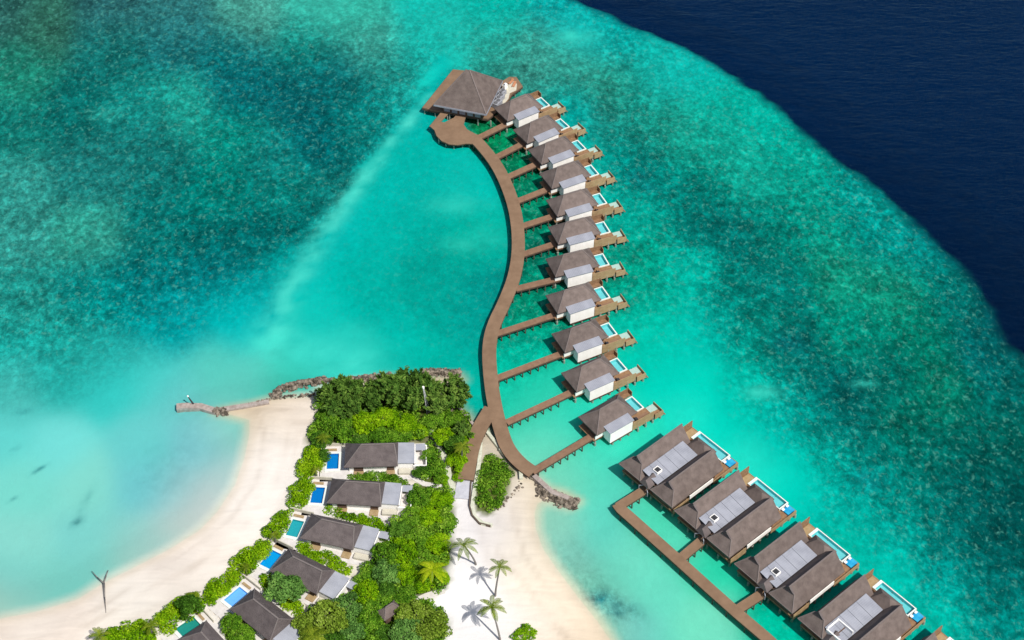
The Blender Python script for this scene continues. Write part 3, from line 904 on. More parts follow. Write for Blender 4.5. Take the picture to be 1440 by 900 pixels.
    if vent:
        b = MB()
        b.box(3.0, 4.6, -19.4, -19.25, 4.6, 5.9).box(3.0, 4.6, -17.95, -17.8, 4.6, 5.9).box(3.0, 3.15, -19.25, -17.95, 4.6, 5.9).box(4.45, 4.6, -19.25, -17.95, 4.6, 5.9)
        bo = b.build('roof_light', M['white'], R_)
        MB().box(3.15, 4.45, -19.25, -17.95, 4.7, 5.75).build('shaft_shade_block', M['dark'], bo)  # solid dark block: shade of the open shaft put into its colour
    else:
        b = MB()
        b.box(2.0, 6.3, -17.75, -17.5, 4.8, 6.0).box(2.0, 2.3, -21.0, -17.75, 4.8, 5.9).box(2.0, 6.2, -21.3, -21.0, 4.2, 5.6)
        bo = b.build('courtyard_wall', M['white'], R_)
        MB().box(2.3, 4.4, -21.0, -17.75, 5.2, 5.3).build('courtyard_shade', M['timber'], bo)
        MB().box(2.3, 6.1, -21.0, -17.75, 4.3, 4.4).build('courtyard_floor', M['dark'], bo)
    # white side wall and rail below the outer eave
    MB().box(12.75, 12.95, -17.0, -9.2, 2.0, 3.2).build('side_wall', M['white'], R_)
    each('side_rail', M['ochrewall'], R_, [(12.75, 12.9, -22.2, -17.2, .7, 2.6), (12.75, 12.9, -9.0, -.6, .7, 2.0)])
    # tall timber screen
    s = MB().box(-2.35, -2.15, -7.5, -.5, .9, 4.0)
    s.build('timber_screen', M['screen'], R_)
    MB().box(-2.1, -.15, -6.0, -.6, 1.43, 1.53).build('terrace', M['ochre'], R_)
    pool(R_, -.1, 10.0, -3.0, 0, 1.72, .3, M['tile_aqua'], M['coping'], wide=(.7, .3, .2, .26), skirt=.4)
    MB().box(10.05, 12.6, -3.1, .05, .9, 1.1).build('net_deck', M['deck2'], R_)
    pts = [(12.3, -21.6 + 2.45 * k) for k in range(9)] + [(-2.1, -18.6 + 3.5 * k) for k in range(6)] + [(-3.7, -21.6)] + [(x, -21.9) for x in (-.5, 2.5, 5.5, 9)] + [(x, -.165) for x in (.4, 3.5, 6.5, 9.6)] + [(12.6, -.3)]
    piles(R_, pts, 1.1, .17, foot=True)
    return R_


BIGV = [((984.2, 606.7), (1025, 638.3)), ((1064, 671.3), (1106, 704.7)), ((1149.3, 742.7), (1196.7, 782)), ((1239.3, 816), (1288, 855.3)), ((1336, 896), None)]
BIGLB = ['double gabled water villa with white roof light, topmost of the straight row',
         'double gabled water villa with white roof light, second down the straight row',
         'double gabled water villa with white roof light, third down the straight row',
         'double gabled water villa with an open white walled courtyard, fourth down the straight row',
         'cut off villa at the bottom edge with only timber screen and pool corner showing']
ang = math.radians(-49.2)
bproto = make_big_villa(True)
bproto4 = make_big_villa(False)
big = []
for i, (P0, Q0) in enumerate(BIGV):
    p = U(*P0, 1.6)
    o = bproto if i == 0 else (bproto4 if i == 3 else copy_tree(bproto))
    o.location = (p[0], p[1], 0)
    o.rotation_euler = (0, 0, ang + (.015 if i == 0 else 0))
    o['label'] = BIGLB[i]
    big.append(o)
    def W(u, v, z):
        return (o.location[0] + math.cos(ang) * u - math.sin(ang) * v, o.location[1] + math.sin(ang) * u + math.cos(ang) * v, z)
    w_ = ['topmost', 'second', 'third', 'fourth', 'cut off'][i]
    d = empty('day_bed', W(11.3, -1.5, 1.1), ang, label=f'bright blue day bed with white cushions beside the pool of the {w_} double villa', cat='day bed', group='blue day beds by the double villa pools')
    if i == 0:
        MB().box(-.95, .95, -1.0, 1.25, 0.05, .38).build('mattress', M['blue'], d)
        MB().box(-1.1, -.5, -1.2, -.5, .42, .62).build('cushion', M['whitecloth'], d)
        MB().box(-1.1, -.6, .3, 1.0, .42, .6).build('cushion', M['whitecloth'], d)
        dproto = d
    else:
        for ch in dproto.children:
            c = ch.copy(); COL.objects.link(c); c.parent = d

# ------------------------------------------------------------------ boardwalks
def offset_strip(pts, w):
    L, R_ = [], []
    n = len(pts)
    for i in range(n):
        a = Vector(pts[max(i - 1, 0)]); b = Vector(pts[min(i + 1, n - 1)])
        d = (b - a).normalized()
        nrm = Vector((-d.y, d.x))
        k = w[i] / 2 if isinstance(w, (list, tuple)) else w / 2
        p = Vector(pts[i])
        L.append(p + nrm * k); R_.append(p - nrm * k)
    return L, R_


def resample(pts, step, smooth=2):
    P = [Vector(p) for p in pts]
    for _ in range(smooth):
        Q = [P[0]]
        for i in range(len(P) - 1):
            Q += [P[i].lerp(P[i + 1], .25), P[i].lerp(P[i + 1], .75)]
        Q.append(P[-1]); P = Q
    return P


def boardwalk(name, px, width, z, matn, label, cat, group=None, pile_step=4.5, smooth=2, mat_beam='beam', zbot=-2.0, pile_mat='pile_dark', pile_skip=0, th=.22, rail=True, foot=False):
    root = empty(name, (0, 0, 0), label=label, cat=cat, group=group)
    pts = resample([U2(x, y, z) for x, y in px], 1, smooth)
    L, R_ = offset_strip(pts, width)
    # thing's base at the first point
    ox, oy = pts[0].x, pts[0].y
    root.location = (ox, oy, 0)
    m = MB()
    n = len(pts)
    vs = []
    for l, r in zip(L, R_):
        vs += [(l.x - ox, l.y - oy, z), (r.x - ox, r.y - oy, z), (l.x - ox, l.y - oy, z - th), (r.x - ox, r.y - oy, z - th)]
    fs = []
    for i in range(n - 1):
        a, b = 4 * i, 4 * i + 4
        fs += [(a, a + 1, b + 1, b), (a + 2, b + 2, b + 3, a + 3), (a, b, b + 2, a + 2), (a + 1, a + 3, b + 3, b + 1)]
    fs += [(0, 2, 3, 1), (4 * n - 4, 4 * n - 3, 4 * n - 1, 4 * n - 2)]
    m.add(vs, fs).build('deck', M[matn], root)
    b = MB()
    for side in (L, R_):
        for i in range(n - 1):
            p, q = side[i].lerp(pts[i], .08), side[i + 1].lerp(pts[i + 1], .08)
            b.bar((p.x - ox, p.y - oy, z - th - .22), (q.x - ox, q.y - oy, z - th - .22), .22, .42)
    b.build('beam', M[mat_beam], root)
    if False:
        k = MB()
        for side in (L, R_):
            for i in range(n - 1):
                p, q = side[i].lerp(pts[i], .05), side[i + 1].lerp(pts[i + 1], .05)
                k.bar((p.x - ox, p.y - oy, z + .07), (q.x - ox, q.y - oy, z + .07), .16, .14)
        k.build('kerb_rail', M['deck2'], root)
    # piles in pairs
    acc = pile_step * .6
    cnt = 0
    first = None
    for i in range(n - 1):
        seg = (pts[i + 1] - pts[i]).length
        while acc < seg:
            t = acc / seg
            for side in (L, R_):
                p = side[i].lerp(side[i + 1], t).lerp(pts[i], .15)
                if cnt < 96:
                    if first is None:
                        pm = MB().cyl((0, 0, zbot), (0, 0, z - th - .1), .17, .17, 8)
                        if foot: pm.cyl((0, 0, zbot), (0, 0, .3), .34, .3, 8)
                        first = pm.build('pile', M[pile_mat], root)
                        q = first
                    else:
                        q = first.copy(); COL.objects.link(q); q.parent = root
                    q.location = (p.x - ox, p.y - oy, 0)
                    cnt += 1
            acc += pile_step
        acc -= seg
    return root


main_px = [(664, 192), (676, 203), (698, 230), (714, 262), (726, 300), (730, 345), (725, 385), (711, 422), (693, 458), (687, 490), (690, 535), (696, 572), (703, 600), (713, 630), (731, 651), (750, 664)]
mb = boardwalk('boardwalk', main_px, 3.5, 1.6, 'deck', 'long curved brown timber boardwalk from the shore out to the pavilion', 'boardwalk', smooth=2, pile_step=5)
boardwalk('footbridge', [(691, 574), (676, 598), (664, 624), (655, 674)], 3.7, 1.63, 'deck', 'short brown timber footbridge from the boardwalk fork onto the island', 'bridge', smooth=2, pile_step=5)
SPUR = [((673, 193), (712, 174)), ((699, 220), (736, 201)), ((717, 247), (759, 228)), ((731, 281), (774, 264)), ((736, 317), (779, 303)), ((736, 357), (781, 342)), ((729, 405), (786, 391)),
        ((701, 468), (781, 442)), ((697, 532), (789, 497)), ((716, 592), (808, 549)), ((752, 661), (834, 612))]
for i, (a, b) in enumerate(SPUR):
    if i == 0: lb = 'narrow timber walkway to the water villa beside the big pavilion'
    elif i == 10: lb = 'narrow timber walkway from the boardwalk shore corner to the last curved row villa'
    else: lb = f'narrow timber walkway to the {ORD[i]} water villa from the pavilion'
    pa_, pb_ = U2(*a, 1.57), U2(*b, 1.57)
    boardwalk('villa_walkway', [(a[0] + (a[0] - b[0]) * .8 / math.dist(pa_, pb_), a[1] + (a[1] - b[1]) * .8 / math.dist(pa_, pb_)), b], 1.9 if i < 7 else 1.75, 1.57, 'deck2', lb, 'walkway', 'walkways from the curved boardwalk to its villas', pile_step=2.6, smooth=0, pile_mat='pile_dark')
boardwalk('boardwalk', [(868, 708), (874, 716), (891, 731), (946, 780), (1000, 829), (1036, 861), (1076, 895), (1130, 944)], 2.7, 1.6, 'deck', 'straight brown timber boardwalk leading down past the double villas', 'boardwalk', smooth=0, pile_step=5)
BS = [((869, 712), (912, 685)), ((959, 783), (990, 757)), ((1040, 855), (1074, 833))]
for i, (a, b) in enumerate(BS):
    boardwalk('villa_walkway', [a, b], 2.2, 1.57, 'deck', f'short timber walkway into the entrance of the {["topmost", "second", "third"][i]} double villa', 'walkway', 'walkways to the double villas', pile_step=2.6, smooth=0)

# ------------------------------------------------------------------ turning platform and pavilion
def poly_deck(root, px, z, th, name, matn, local):
    return MB().prism([(x - local[0], y - local[1]) for x, y in [U2(a, b, z) for a, b in px]], z - th, z).build(name, M[matn], root)


c0 = U2(638, 182, 1.6)
pl = empty('turning_platform', (*c0, 0), label='rounded brown timber platform joining the curved boardwalk to the pavilion', cat='platform')
hub = [(604, 177), (613, 170), (625, 172), (637, 166), (650, 172), (657, 182), (670, 189), (674, 196), (664, 202), (655, 201.5), (643, 203.5), (631, 202.5), (621, 198), (614, 191), (611, 183)]
poly_deck(pl, hub, 1.61, .25, 'deck', 'deck', c0)
poly_deck(pl, [(604, 177.5), (623, 154), (634, 156), (617, 174)], 1.62, .25, 'ramp', 'deck', c0)
poly_deck(pl, [(634, 170), (644, 159), (656, 161), (652, 174)], 1.63, .25, 'ramp', 'deck', c0)
b = MB()
hp = [U2(x, y, 1.3) for x, y in hub]
for i in range(8, 15):
    p, q = hp[i - 1], hp[i]
    b.bar((p[0] - c0[0], p[1] - c0[1], 1.1), (q[0] - c0[0], q[1] - c0[1], 1.1), .22, .55)
b.build('beam', M['beam'], pl)
for (x, y) in ((612, 184), (617, 194), (627, 199), (638, 201), (650, 199), (660, 199), (626, 178), (645, 180), (618, 165), (629, 160), (648, 165)):
    q = U2(x, y, 1.3)
    MB().cyl((q[0] - c0[0], q[1] - c0[1], -2), (q[0] - c0[0], q[1] - c0[1], 1.35), .2).build('pile', M['pile'], pl)

fl = U(610, 147, 5.0)
th = math.radians(-16.5)
pv = empty('pavilion', (fl[0], fl[1], 0), th, label='large over-water pavilion under one steep grey brown pyramid roof', cat='pavilion')
W_, D_ = 15.9, 16.5
hip = MB()
ze, zr = 5.0, 13.2
hip.add([(0, 0, ze), (W_, 0, ze), (W_, D_, ze), (3.6, D_, ze), (W_ / 2 - .5, D_ / 2, zr), (W_ / 2 + .5, D_ / 2, zr), (0, 0, ze - .5), (W_, 0, ze - .5), (W_, D_, ze - .5), (3.6, D_, ze - .5)],
        [(0, 1, 5, 4), (2, 3, 4, 5), (1, 2, 5), (3, 0, 4), (6, 9, 8, 7), (0, 6, 7, 1), (1, 7, 8, 2), (2, 8, 9, 3), (3, 9, 6, 0)])
ro = hip.build('roof', M['thatch'], pv)
c = MB()
for (x, y, xr) in ((0, 0, W_ / 2 - .5), (W_, 0, W_ / 2 + .5), (W_, D_, W_ / 2 + .5)):
    c.bar((x, y, ze + .04), (xr, D_ / 2, zr + .04), .3, .2)
c.build('ridge_cap', M['ridge'], ro)
MB().bar((-.05, -.08, ze - .25), (W_ + .05, -.08, ze - .25), .12, .5).bar((W_ + .08, -.05, ze - .25), (W_ + .08, D_, ze - .25), .12, .5).build('fascia', M['metal'], ro)
MB().box(2.2, W_ - 1.6, 1.6, D_ - 4, 1.63, 4.8).build('wall', M['timber'], pv)
each('window', M['metal_edge'], pv, [(2.6 + 2.35 * k, 4.3 + 2.35 * k, 1.52, 1.58, 2.0, 4.3) for k in range(5)])


def toloc(px, py, z):
    p = U2(px, py, z)
    dx, dy = p[0] - fl[0], p[1] - fl[1]
    return (dx * math.cos(th) + dy * math.sin(th), -dx * math.sin(th) + dy * math.cos(th))


dk = [toloc(x, y, 1.6) for x, y in ((594, 151), (637, 97.5), (652, 99), (700, 118), (716, 108), (726, 108), (735, 121), (727, 127), (720, 132), (712, 145), (698, 157), (686, 167), (608, 155))]
MB().prism(dk, 1.25, 1.6).build('deck', M['deck'], pv)
MB().prism([toloc(x, y, 1.62) for x, y in ((712, 124), (719, 113), (727, 118), (726, 127), (717, 131), (715, 139), (708, 147), (697, 153), (703, 140))], 1.55, 1.66).build('service_floor', M['cream'], pv)
br = MB()
for i in range(len(dk)):
    p, q = dk[i], dk[(i + 1) % len(dk)]
    if i in (0, 5, 6, 7, 8, 9, 10, 11, 12): br.bar((*p, 1.0), (*q, 1.0), .2, .5)
br.build('beam', M['beam'], pv)
pc = 0
for (x, y) in ((597, 152), (612, 156), (632, 161), (652, 165), (672, 168), (690, 170), (640, 100), (622, 118), (608, 136), (697, 156), (710, 146), (724, 128), (732, 121), (725, 111), (660, 150), (680, 140), (640, 140)):
    q = toloc(x, y, 1.2)
    MB().cyl((*q, -2), (*q, 1.26), .22).build('pile', M['pile'], pv)
# machines and furniture on the service side
MACH = [(710, 121, .6, 'round white topped plant unit at the top of the pavilion service strip'), (706, 130, 1.0, 'grey ventilation unit with ribbed sides, second down the service strip'),
        (703, 137, 1.1, 'grey chiller box in the middle of the pavilion service strip'), (699, 145, 1.2, 'wide blue grey cooling unit at the bottom of the service strip')]
for i, (x, y, s, lb) in enumerate(MACH):
    p = U2(x, y, 2.6)
    m_ = empty('cooling_unit', (*p, 1.66), math.radians(55), label=lb, cat='cooling unit', group='cooling units beside the pavilion roof')
    MB().box(-1.2 * s, 1.2 * s, -.8 * s, .8 * s, .1, 1.5).build('casing', M['white'] if i == 0 else M['machine'], m_)
    MB().cyl((-.55 * s, 0, 1.5), (-.55 * s, 0, 1.72), .5 * s, .45 * s, 14).build('fan', M['fan'], m_)
    MB().cyl((.6 * s, 0, 1.5), (.6 * s, 0, 1.72), .5 * s, .45 * s, 14).build('fan', M['fan'] if i else M['whitecloth'], m_)
for i, (x, y, lb) in enumerate([(719, 115, 'orange sun lounger at the pavilion terrace corner, further from the villas'), (723, 119, 'orange sun lounger nearer the cream pavilion floor')]):
    p = U2(x, y, 2.0)
    m_ = empty('sun_lounger', (*p, 1.66), math.radians(60 + 12 * i), label=lb, cat='sun lounger', group='orange loungers on the pavilion terrace')
    MB().box(-1.1, .5, -.4, .4, .3, .45).add([(.5, -.4, .3), (1.1, -.4, .75), (1.1, .4, .75), (.5, .4, .3), (.5, -.4, .45), (1.05, -.4, .88), (1.05, .4, .88), (.5, .4, .45)],
                                             [(0, 3, 2, 1), (4, 5, 6, 7), (0, 1, 5, 4), (1, 2, 6, 5), (2, 3, 7, 6), (3, 0, 4, 7)]).build('mattress', M['orange'], m_)
    MB().box(-1.0, -.9, -.35, .35, 0, .3).box(.3, .4, -.35, .35, 0, .3).build('frame', M['white'], m_)

# ------------------------------------------------------------------ island villas
def make_land_villa(tilemat):
    R_ = empty('beach_villa', cat='villa', label='x', group='beach villas on the island')
    L, D = 12.2, 7.2
    # base paving
    MB().box(-1.08, 19.6, -1.9, 9.0, -.6, .12).box(-5.9, -4.92, -1.9, 9.0, -.6, .12).box(-4.92, -1.08, -1.9, .98, -.6, .12).box(-4.92, -1.08, 6.92, 9.0, -.6, .12).build('terrace', M['paving'], R_)
    MB().box(1.0, 12.0, .9, 6.5, .12, 3.4).build('wall', M['white'], R_)
    hip_roof('roof', 0, L + .3, 0, D, 3.4, 8.0, M['thatch_dark'], R_, M['ridge_dark'], hipl=4.1, hipr=.7)
    # openings under the front eave
    each('door', M['timber'], R_, [(2.1, 4.3, .83, .89, .15, 2.6), (9.8, 11.6, .83, .89, .15, 2.6)])
    MB().box(.93, .99, 1.6, 5.8, .2, 2.9).build('window', M['dark'], R_)
    each('wooden_step', M['ochre'], R_, [(2.0, 4.4, -.4, .8, .125, .3), (9.7, 11.7, -.9, .8, .125, .42)])
    a = MB()
    a.box(12.05, 16.0, 1.1, 6.9, .12, 3.0).build('annex', M['white'], R_)
    r = MB()
    r.add([(12.2, .9, 3.0), (16.3, .9, 2.95), (16.3, 7.2, 2.95), (12.2, 7.2, 3.0), (12.2, .9, 3.35), (16.3, .9, 3.12), (16.3, 7.2, 3.12), (12.2, 7.2, 3.35)],
          [(0, 3, 2, 1), (4, 5, 6, 7), (0, 1, 5, 4), (1, 2, 6, 5), (2, 3, 7, 6), (3, 0, 4, 7)])
    r.build('annex_roof', M['metal_land'], R_)
    # walled bath court with a small roof
    w = MB()
    w.box(16.05, 19.2, .9, 1.1, .12, 2.0).box(19.0, 19.2, 1.1, 7.0, .12, 2.2).box(16.05, 19.0, 6.8, 7.0, .12, 2.4).box(16.35, 16.55, 1.1, 6.8, .12, 2.8)
    w.build('court_wall', M['white'], R_)
    MB().box(16.6, 18.9, 5.2, 7.1, 2.5, 2.62).build('bath_roof', M['metal_land'], R_)
    MB().box(12.6, 16.0, -.6, .85, .12, 1.0).build('planter', M['cream'], R_)
    pool(R_, -4.9, -1.1, 1.0, 6.9, .34, .3, tilemat, M['coping'], wide=(.5, .55, .75, .5), depth=.8)
    # low garden wall on the far side of the terrace
    MB().box(-5.9, -.2, 8.75, 8.95, .1, 1.3).box(-5.9, -5.7, 6.9, 8.75, .1, 1.0).build('garden_wall', M['cream'], R_)
    MB().box(-4.6, -2.2, 7.3, 7.9, .12, .42).build('bench', M['ochre'], R_)
    return R_


GZ = .75
for i, (p, a, tc, lb) in enumerate(LV):
    o = make_land_villa(tile(tc))
    # eave height was measured at z 3.4 above datum
    o.location = (p[0], p[1], GZ - .75)
    # lift so paving clears the ground
    o.location = (p[0], p[1] + .0, .5)
    # shift back along the view so that raised parts stay where measured
    o.location.y -= .5 / math.tan(math.radians(51))
    o.scale = (1, 1, .82)
    o.location.y += .5
    o.rotation_euler = (0, 0, math.radians(a))
    o['label'] = 'beach villa with dark hip roof ' + lb
    th_ = math.radians(a)
    dx, dy = math.cos(th_), math.sin(th_)

# ------------------------------------------------------------------ rubble groynes, sea walls, paths
def rubble(name, px, width, n, rmin, rmax, label, seed, zc=.2):
    rng = random.Random(seed)
    P = [Vector(U2(x, y, 0)) for x, y in px]
    seg = [(P[i + 1] - P[i]).length for i in range(len(P) - 1)]
    T = sum(seg)
    m = MB()
    for _ in range(n):
        t = rng.uniform(0, T)
        i = 0
        while t > seg[i] and i < len(seg) - 1:
            t -= seg[i]; i += 1
        d = (P[i + 1] - P[i]).normalized()
        off = rng.gauss(0, .42)
        off = max(-1, min(1, off))
        p = P[i] + d * t + Vector((-d.y, d.x)) * off * width / 2
        m.rock((p.x, p.y, zc + .75 * (1 - abs(off)) - rng.uniform(0, .7)), rng.uniform(rmin, rmax), rng)
    o = m.build(name, M['rock'])
    return tag(o, label, kind='stuff', cat='rubble')


rubble('rubble', [(384, 559), (392, 550), (408, 543.5), (432, 538.5), (458, 535)], 2.7, 300, .22, .62, 'curved mound of brown and pale boulders off the north west shore', 1)
rubble('rubble', [(458, 537), (480, 538), (515, 533), (550, 530)], 2.6, 120, .3, .75, 'pale boulders along the shore under the casuarina trees', 2)
rubble('rubble', [(595, 525), (620, 524), (648, 527)], 3.0, 200, .22, .6, 'pinkish rubble tip sticking out east of the casuarina trees', 3)
rubble('rubble', [(302, 578), (312, 581), (318, 578)], 2.6, 60, .3, .7, 'small clump of boulders where the pale groyne meets the beach', 4)
rubble('rubble', [(350, 570), (385, 561), (415, 558), (446, 556)], 1.0, 110, .15, .34, 'thin line of dark stones along the north edge of the beach', 5)
rubble('rubble', [(757, 688), (775, 697), (795, 706), (812, 709)], 4.0, 380, .2, .62, 'dark mossy boulder groyne on the east beach below the boardwalk corner', 6)
rubble('rubble', [(745, 668), (758, 680), (768, 690)], 2.0, 60, .25, .5, 'loose stones under the shore corner of the boardwalk', 7)
rubble('rubble', [(700, 720), (708, 708), (722, 694), (735, 680)], 2.4, 70, .15, .4, 'scattered pale stones beside the planted bed on the sand', 8)


def wallline(name, px, w, h, matn, label, cat, z0=-1.0, zref=None):
    P = [U2(x, y, h if zref is None else zref) for x, y in px]
    ox, oy = P[0]
    L, R_ = offset_strip([Vector(p) for p in P], w)
    m = MB()
    n = len(P)
    vs = []
    for l, r in zip(L, R_):
        vs += [(l.x - ox, l.y - oy, h), (r.x - ox, r.y - oy, h), (l.x - ox, l.y - oy, z0), (r.x - ox, r.y - oy, z0)]
    fs = []
    for i in range(n - 1):
        a, b = 4 * i, 4 * i + 4
        fs += [(a, a + 1, b + 1, b), (a + 2, b + 2, b + 3, a + 3), (a, b, b + 2, a + 2), (a + 1, a + 3, b + 3, b + 1)]
    fs += [(0, 2, 3, 1), (4 * n - 4, 4 * n - 3, 4 * n - 1, 4 * n - 2)]
    o = m.add(vs, fs).build(name, M[matn])
    o.location = (ox, oy, 0)
    return tag(o, label, cat)


wallline('groyne', [(248, 571), (258, 570), (282, 570.5), (296, 575), (304, 577.5)], 1.7, .7, 'pinkconc', 'pale concrete groyne ending in open water off the beach', 'groyne', -2)
wallline('groyne', [(304, 576.5), (325, 573), (350, 569), (378, 564)], 1.3, .65, 'pinkconc', 'pinkish concrete groyne wall running along the top of the beach', 'groyne', -2)
wallline('sea_wall', [(633, 560), (645, 572), (668, 599)], .7, 1.2, 'pinkconc', 'thin pinkish sea wall beside the woodland where the footbridge starts', 'wall', -2)
wallline('sea_wall', [(683, 604), (702, 628)], .8, .8, 'stonekerb', 'short pale sea wall in the notch between footbridge and boardwalk', 'wall', -2)
wallline('sea_wall', [(703, 630), (722, 647), (732, 659), (733, 672)], .9, 1.1, 'stonekerb', 'pale stone wall following the boardwalk past the planted bed', 'wall', -1)
wallline('plank_walk', [(751, 668), (764, 680), (776, 691), (800, 700)], 1.2, 1.3, 'pinkconc', 'narrow weathered walkway along the crest of the east boulder groyne', 'walkway', 0.2)
wallline('kerb', [(676, 622), (674, 650), (667, 690), (664, 712), (668, 726), (678, 735), (692, 738)], .9, 1.05, 'stonekerb', 'pale stone kerb curving around the planted bed on its bridge side', 'kerb', .2)
wallline('hedge_rail', [(668, 640), (662, 680), (660, 710), (664, 724), (674, 735), (690, 739)], .35, 1.1, 'pile_dark', 'low dark edging beside the pale ramp and planted bed', 'edging', .2)


def pathstrip(name, px, w, h, matn, label):
    o = wallline(name, px, w, h, matn, label, None, h - .25)
    if 'category' in o: del o['category']
    o['kind'] = 'structure'
    return o


pathstrip('ramp', [(655, 673), (652, 687), (650, 701)], 3.7, .85, 'concrete', 'pale grey concrete ramp at the island end of the footbridge')
pathstrip('footpath', [(606, 604), (612, 618), (622, 636), (629, 652), (632, 672), (639, 690)], 1.3, .72, 'stonekerb', 'narrow winding stone footpath through the greenery')
pathstrip('footpath', [(576, 668), (596, 680), (620, 684), (634, 694)], 1.3, .72, 'paving', 'pale curved footpath from the topmost beach villa to the ramp')
pathstrip('footpath', [(597, 745), (630, 746)], .6, .72, 'paving', 'thin straight path between the green beds')
pathstrip('footpath', [(583, 846), (600, 838), (625, 830)], 1.6, .72, 'paving', 'pale path from the beach to the small hut')

# hut among the trees
p = U2(548, 862, 2)
hut = empty('hut', (*p, .9), math.radians(40), label='small hut with a purple grey thatched roof among the trees', cat='hut')
MB().box(-2.0, 2.0, -1.2, 1.2, 0, 2.2).build('wall', M['timber'], hut)
hip_roof('roof', -2.4, 2.4, -1.5, 1.5, 2.1, 3.9, M['thatch'], hut, M['ridge'])

# mast
b0 = U(602, 580, 1.0); tp = U(595.5, 545, 9.4)
mast = empty('mast', b0, label='slim pale lattice mast rising out of the woodland', cat='mast')
m = MB()
for k in range(3):
    a = k * 2.094
    m.bar((.45 * math.cos(a), .45 * math.sin(a), 0), (tp[0] - b0[0] + .12 * math.cos(a), (tp[1] - b0[1]) * .3 + .12 * math.sin(a), 8.6), .12, .12)
for j in range(9):
    f = j / 9
    r = .45 - .33 * f
    for k in range(3):
        a, c = k * 2.094, (k + 1) * 2.094
        g = (f + .1)
        dx, dy = (tp[0] - b0[0]), (tp[1] - b0[1]) * .3
        m.bar((dx * f + r * math.cos(a), dy * f + r * math.sin(a), 8.6 * f), (dx * g + (r - .03) * math.cos(c), dy * g + (r - .03) * math.sin(c), 8.6 * g), .07, .07)
m.build('lattice', M['coralpost'], mast)
MB().cyl((tp[0] - b0[0], (tp[1] - b0[1]) * .3, 8.6), (tp[0] - b0[0], (tp[1] - b0[1]) * .3, 9.1), .28).build('lamp', M['white'], mast)

# leaning marker post on the groyne
g0 = U(272, 568, .7)
mp = empty('marker_post', g0, label='dark leaning marker post with pale tip on the pale groyne', cat='post')
MB().tube([(0, 0, 0), (-.6, .3, 1.0), (-1.1, .6, 2.0)], [.22, .2, .12]).build('post', M['dark'], mp)
MB().cyl((-1.1, .6, 2.0), (-1.2, .65, 2.3), .2).build('cap', M['white'], mp)

# forked driftwood trunk on the west beach
base = U(149, 862, .4)
dw = empty('dead_tree', base, label='forked grey dead trunk lying from the west beach into the water', cat='driftwood')


def rel(px, py, z):
    q = U(px, py, z)
    return (q[0] - base[0], q[1] - base[1], q[2] - base[2])


MB().tube([rel(149, 862, .5), rel(147, 840, .7), rel(146, 820, .8)], [.10, .17, .26]).tube([rel(146, 820, .8), rel(137, 812, .7), rel(129, 803, .4)], [.17, .13, .06]).tube([rel(146, 820, .8), rel(149, 810, .8), rel(152, 802, .5)], [.17, .14, .09]).build('trunk', M['greybark'], dw, smooth=True)

# ------------------------------------------------------------------ vegetation
def leaf_arrays(centers, normals, size, rng, flat=.55, aspect=1.0, along=None):
    n = len(centers)
    r = rng.normal(size=(n, 3)) * flat
    nn = normals + r
    nn /= np.linalg.norm(nn, axis=1)[:, None] + 1e-9
    t = rng.normal(size=(n, 3)) if along is None else along + rng.normal(size=(n, 3)) * .3
    t -= (t * nn).sum(1)[:, None] * nn
    t /= np.linalg.norm(t, axis=1)[:, None] + 1e-9
    b = np.cross(nn, t)
    s = size * rng.uniform(.6, 1.3, n)[:, None]
    a, c = t * s * .5 * aspect, b * s * .5
    bend = nn * s * .18
    v = np.stack([centers - a, centers - c + bend, centers + a, centers + c + bend], 1)
    return v.reshape(-1, 3)


def leaf_mesh(name, V, tone, mat, parent=None):
    me = bpy.data.meshes.new(name)
    n = len(V) // 4
    me.vertices.add(len(V))
    me.vertices.foreach_set('co', V.astype(np.float32).ravel())
    me.loops.add(len(V))
    me.loops.foreach_set('vertex_index', np.arange(len(V)))
    me.polygons.add(n)
    me.polygons.foreach_set('loop_start', np.arange(n) * 4)
    me.update()
    at = me.attributes.new('tone', 'FLOAT', 'POINT')
    at.data.foreach_set('value', np.repeat(tone, 4).astype(np.float32))
    me.materials.append(mat)
    o = bpy.data.objects.new(name, me)
    COL.objects.link(o)
    o.parent = parent
    return o


def lump_leaves(lumps, leaf, dens, rng, flat=.5, aspect=1.0):
    """lumps: list of (x,y,z,r,rz); leaves on the upper shells"""
    Cs, Ns, T = [], [], []
    for (x, y, z, r, rz) in lumps:
        n = max(12, int(dens * r * r))
        d = rng.normal(size=(n, 3))
        d[:, 2] = np.abs(d[:, 2]) * .9 + rng.uniform(-.35, .2, n)
        d /= np.linalg.norm(d, axis=1)[:, None]
        rr = r * (rng.uniform(.72, 1.05, n) + .12 * np.sin(d[:, 0] * 7 + x) * np.cos(d[:, 1] * 6 + y))
        Cs.append(np.stack([x + d[:, 0] * rr, y + d[:, 1] * rr, z + d[:, 2] * rr * (rz / r)], 1))
        Ns.append(d)
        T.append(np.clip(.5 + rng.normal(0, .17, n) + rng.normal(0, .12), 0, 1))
    return leaf_arrays(np.concatenate(Cs), np.concatenate(Ns), leaf, rng, flat, aspect), np.concatenate(T)


def crown_lumps(R, H, rng, n=16, z0=0):
    out = [(0, 0, z0 + H * .3, R * .55, H * .42)]
    for k in range(n):
        a = rng.uniform(0, 6.283)
        q = R * math.sqrt(rng.uniform(.10, .85))
        r = R * rng.uniform(.17, .36)
        z = z0 + H * (.62 * (1 - (q / R) ** 2) + rng.uniform(-.16, .12))
        out.append((q * math.cos(a), q * math.sin(a), z, r, r * .85))
    return out


TREE = {}
SHRUB = {}


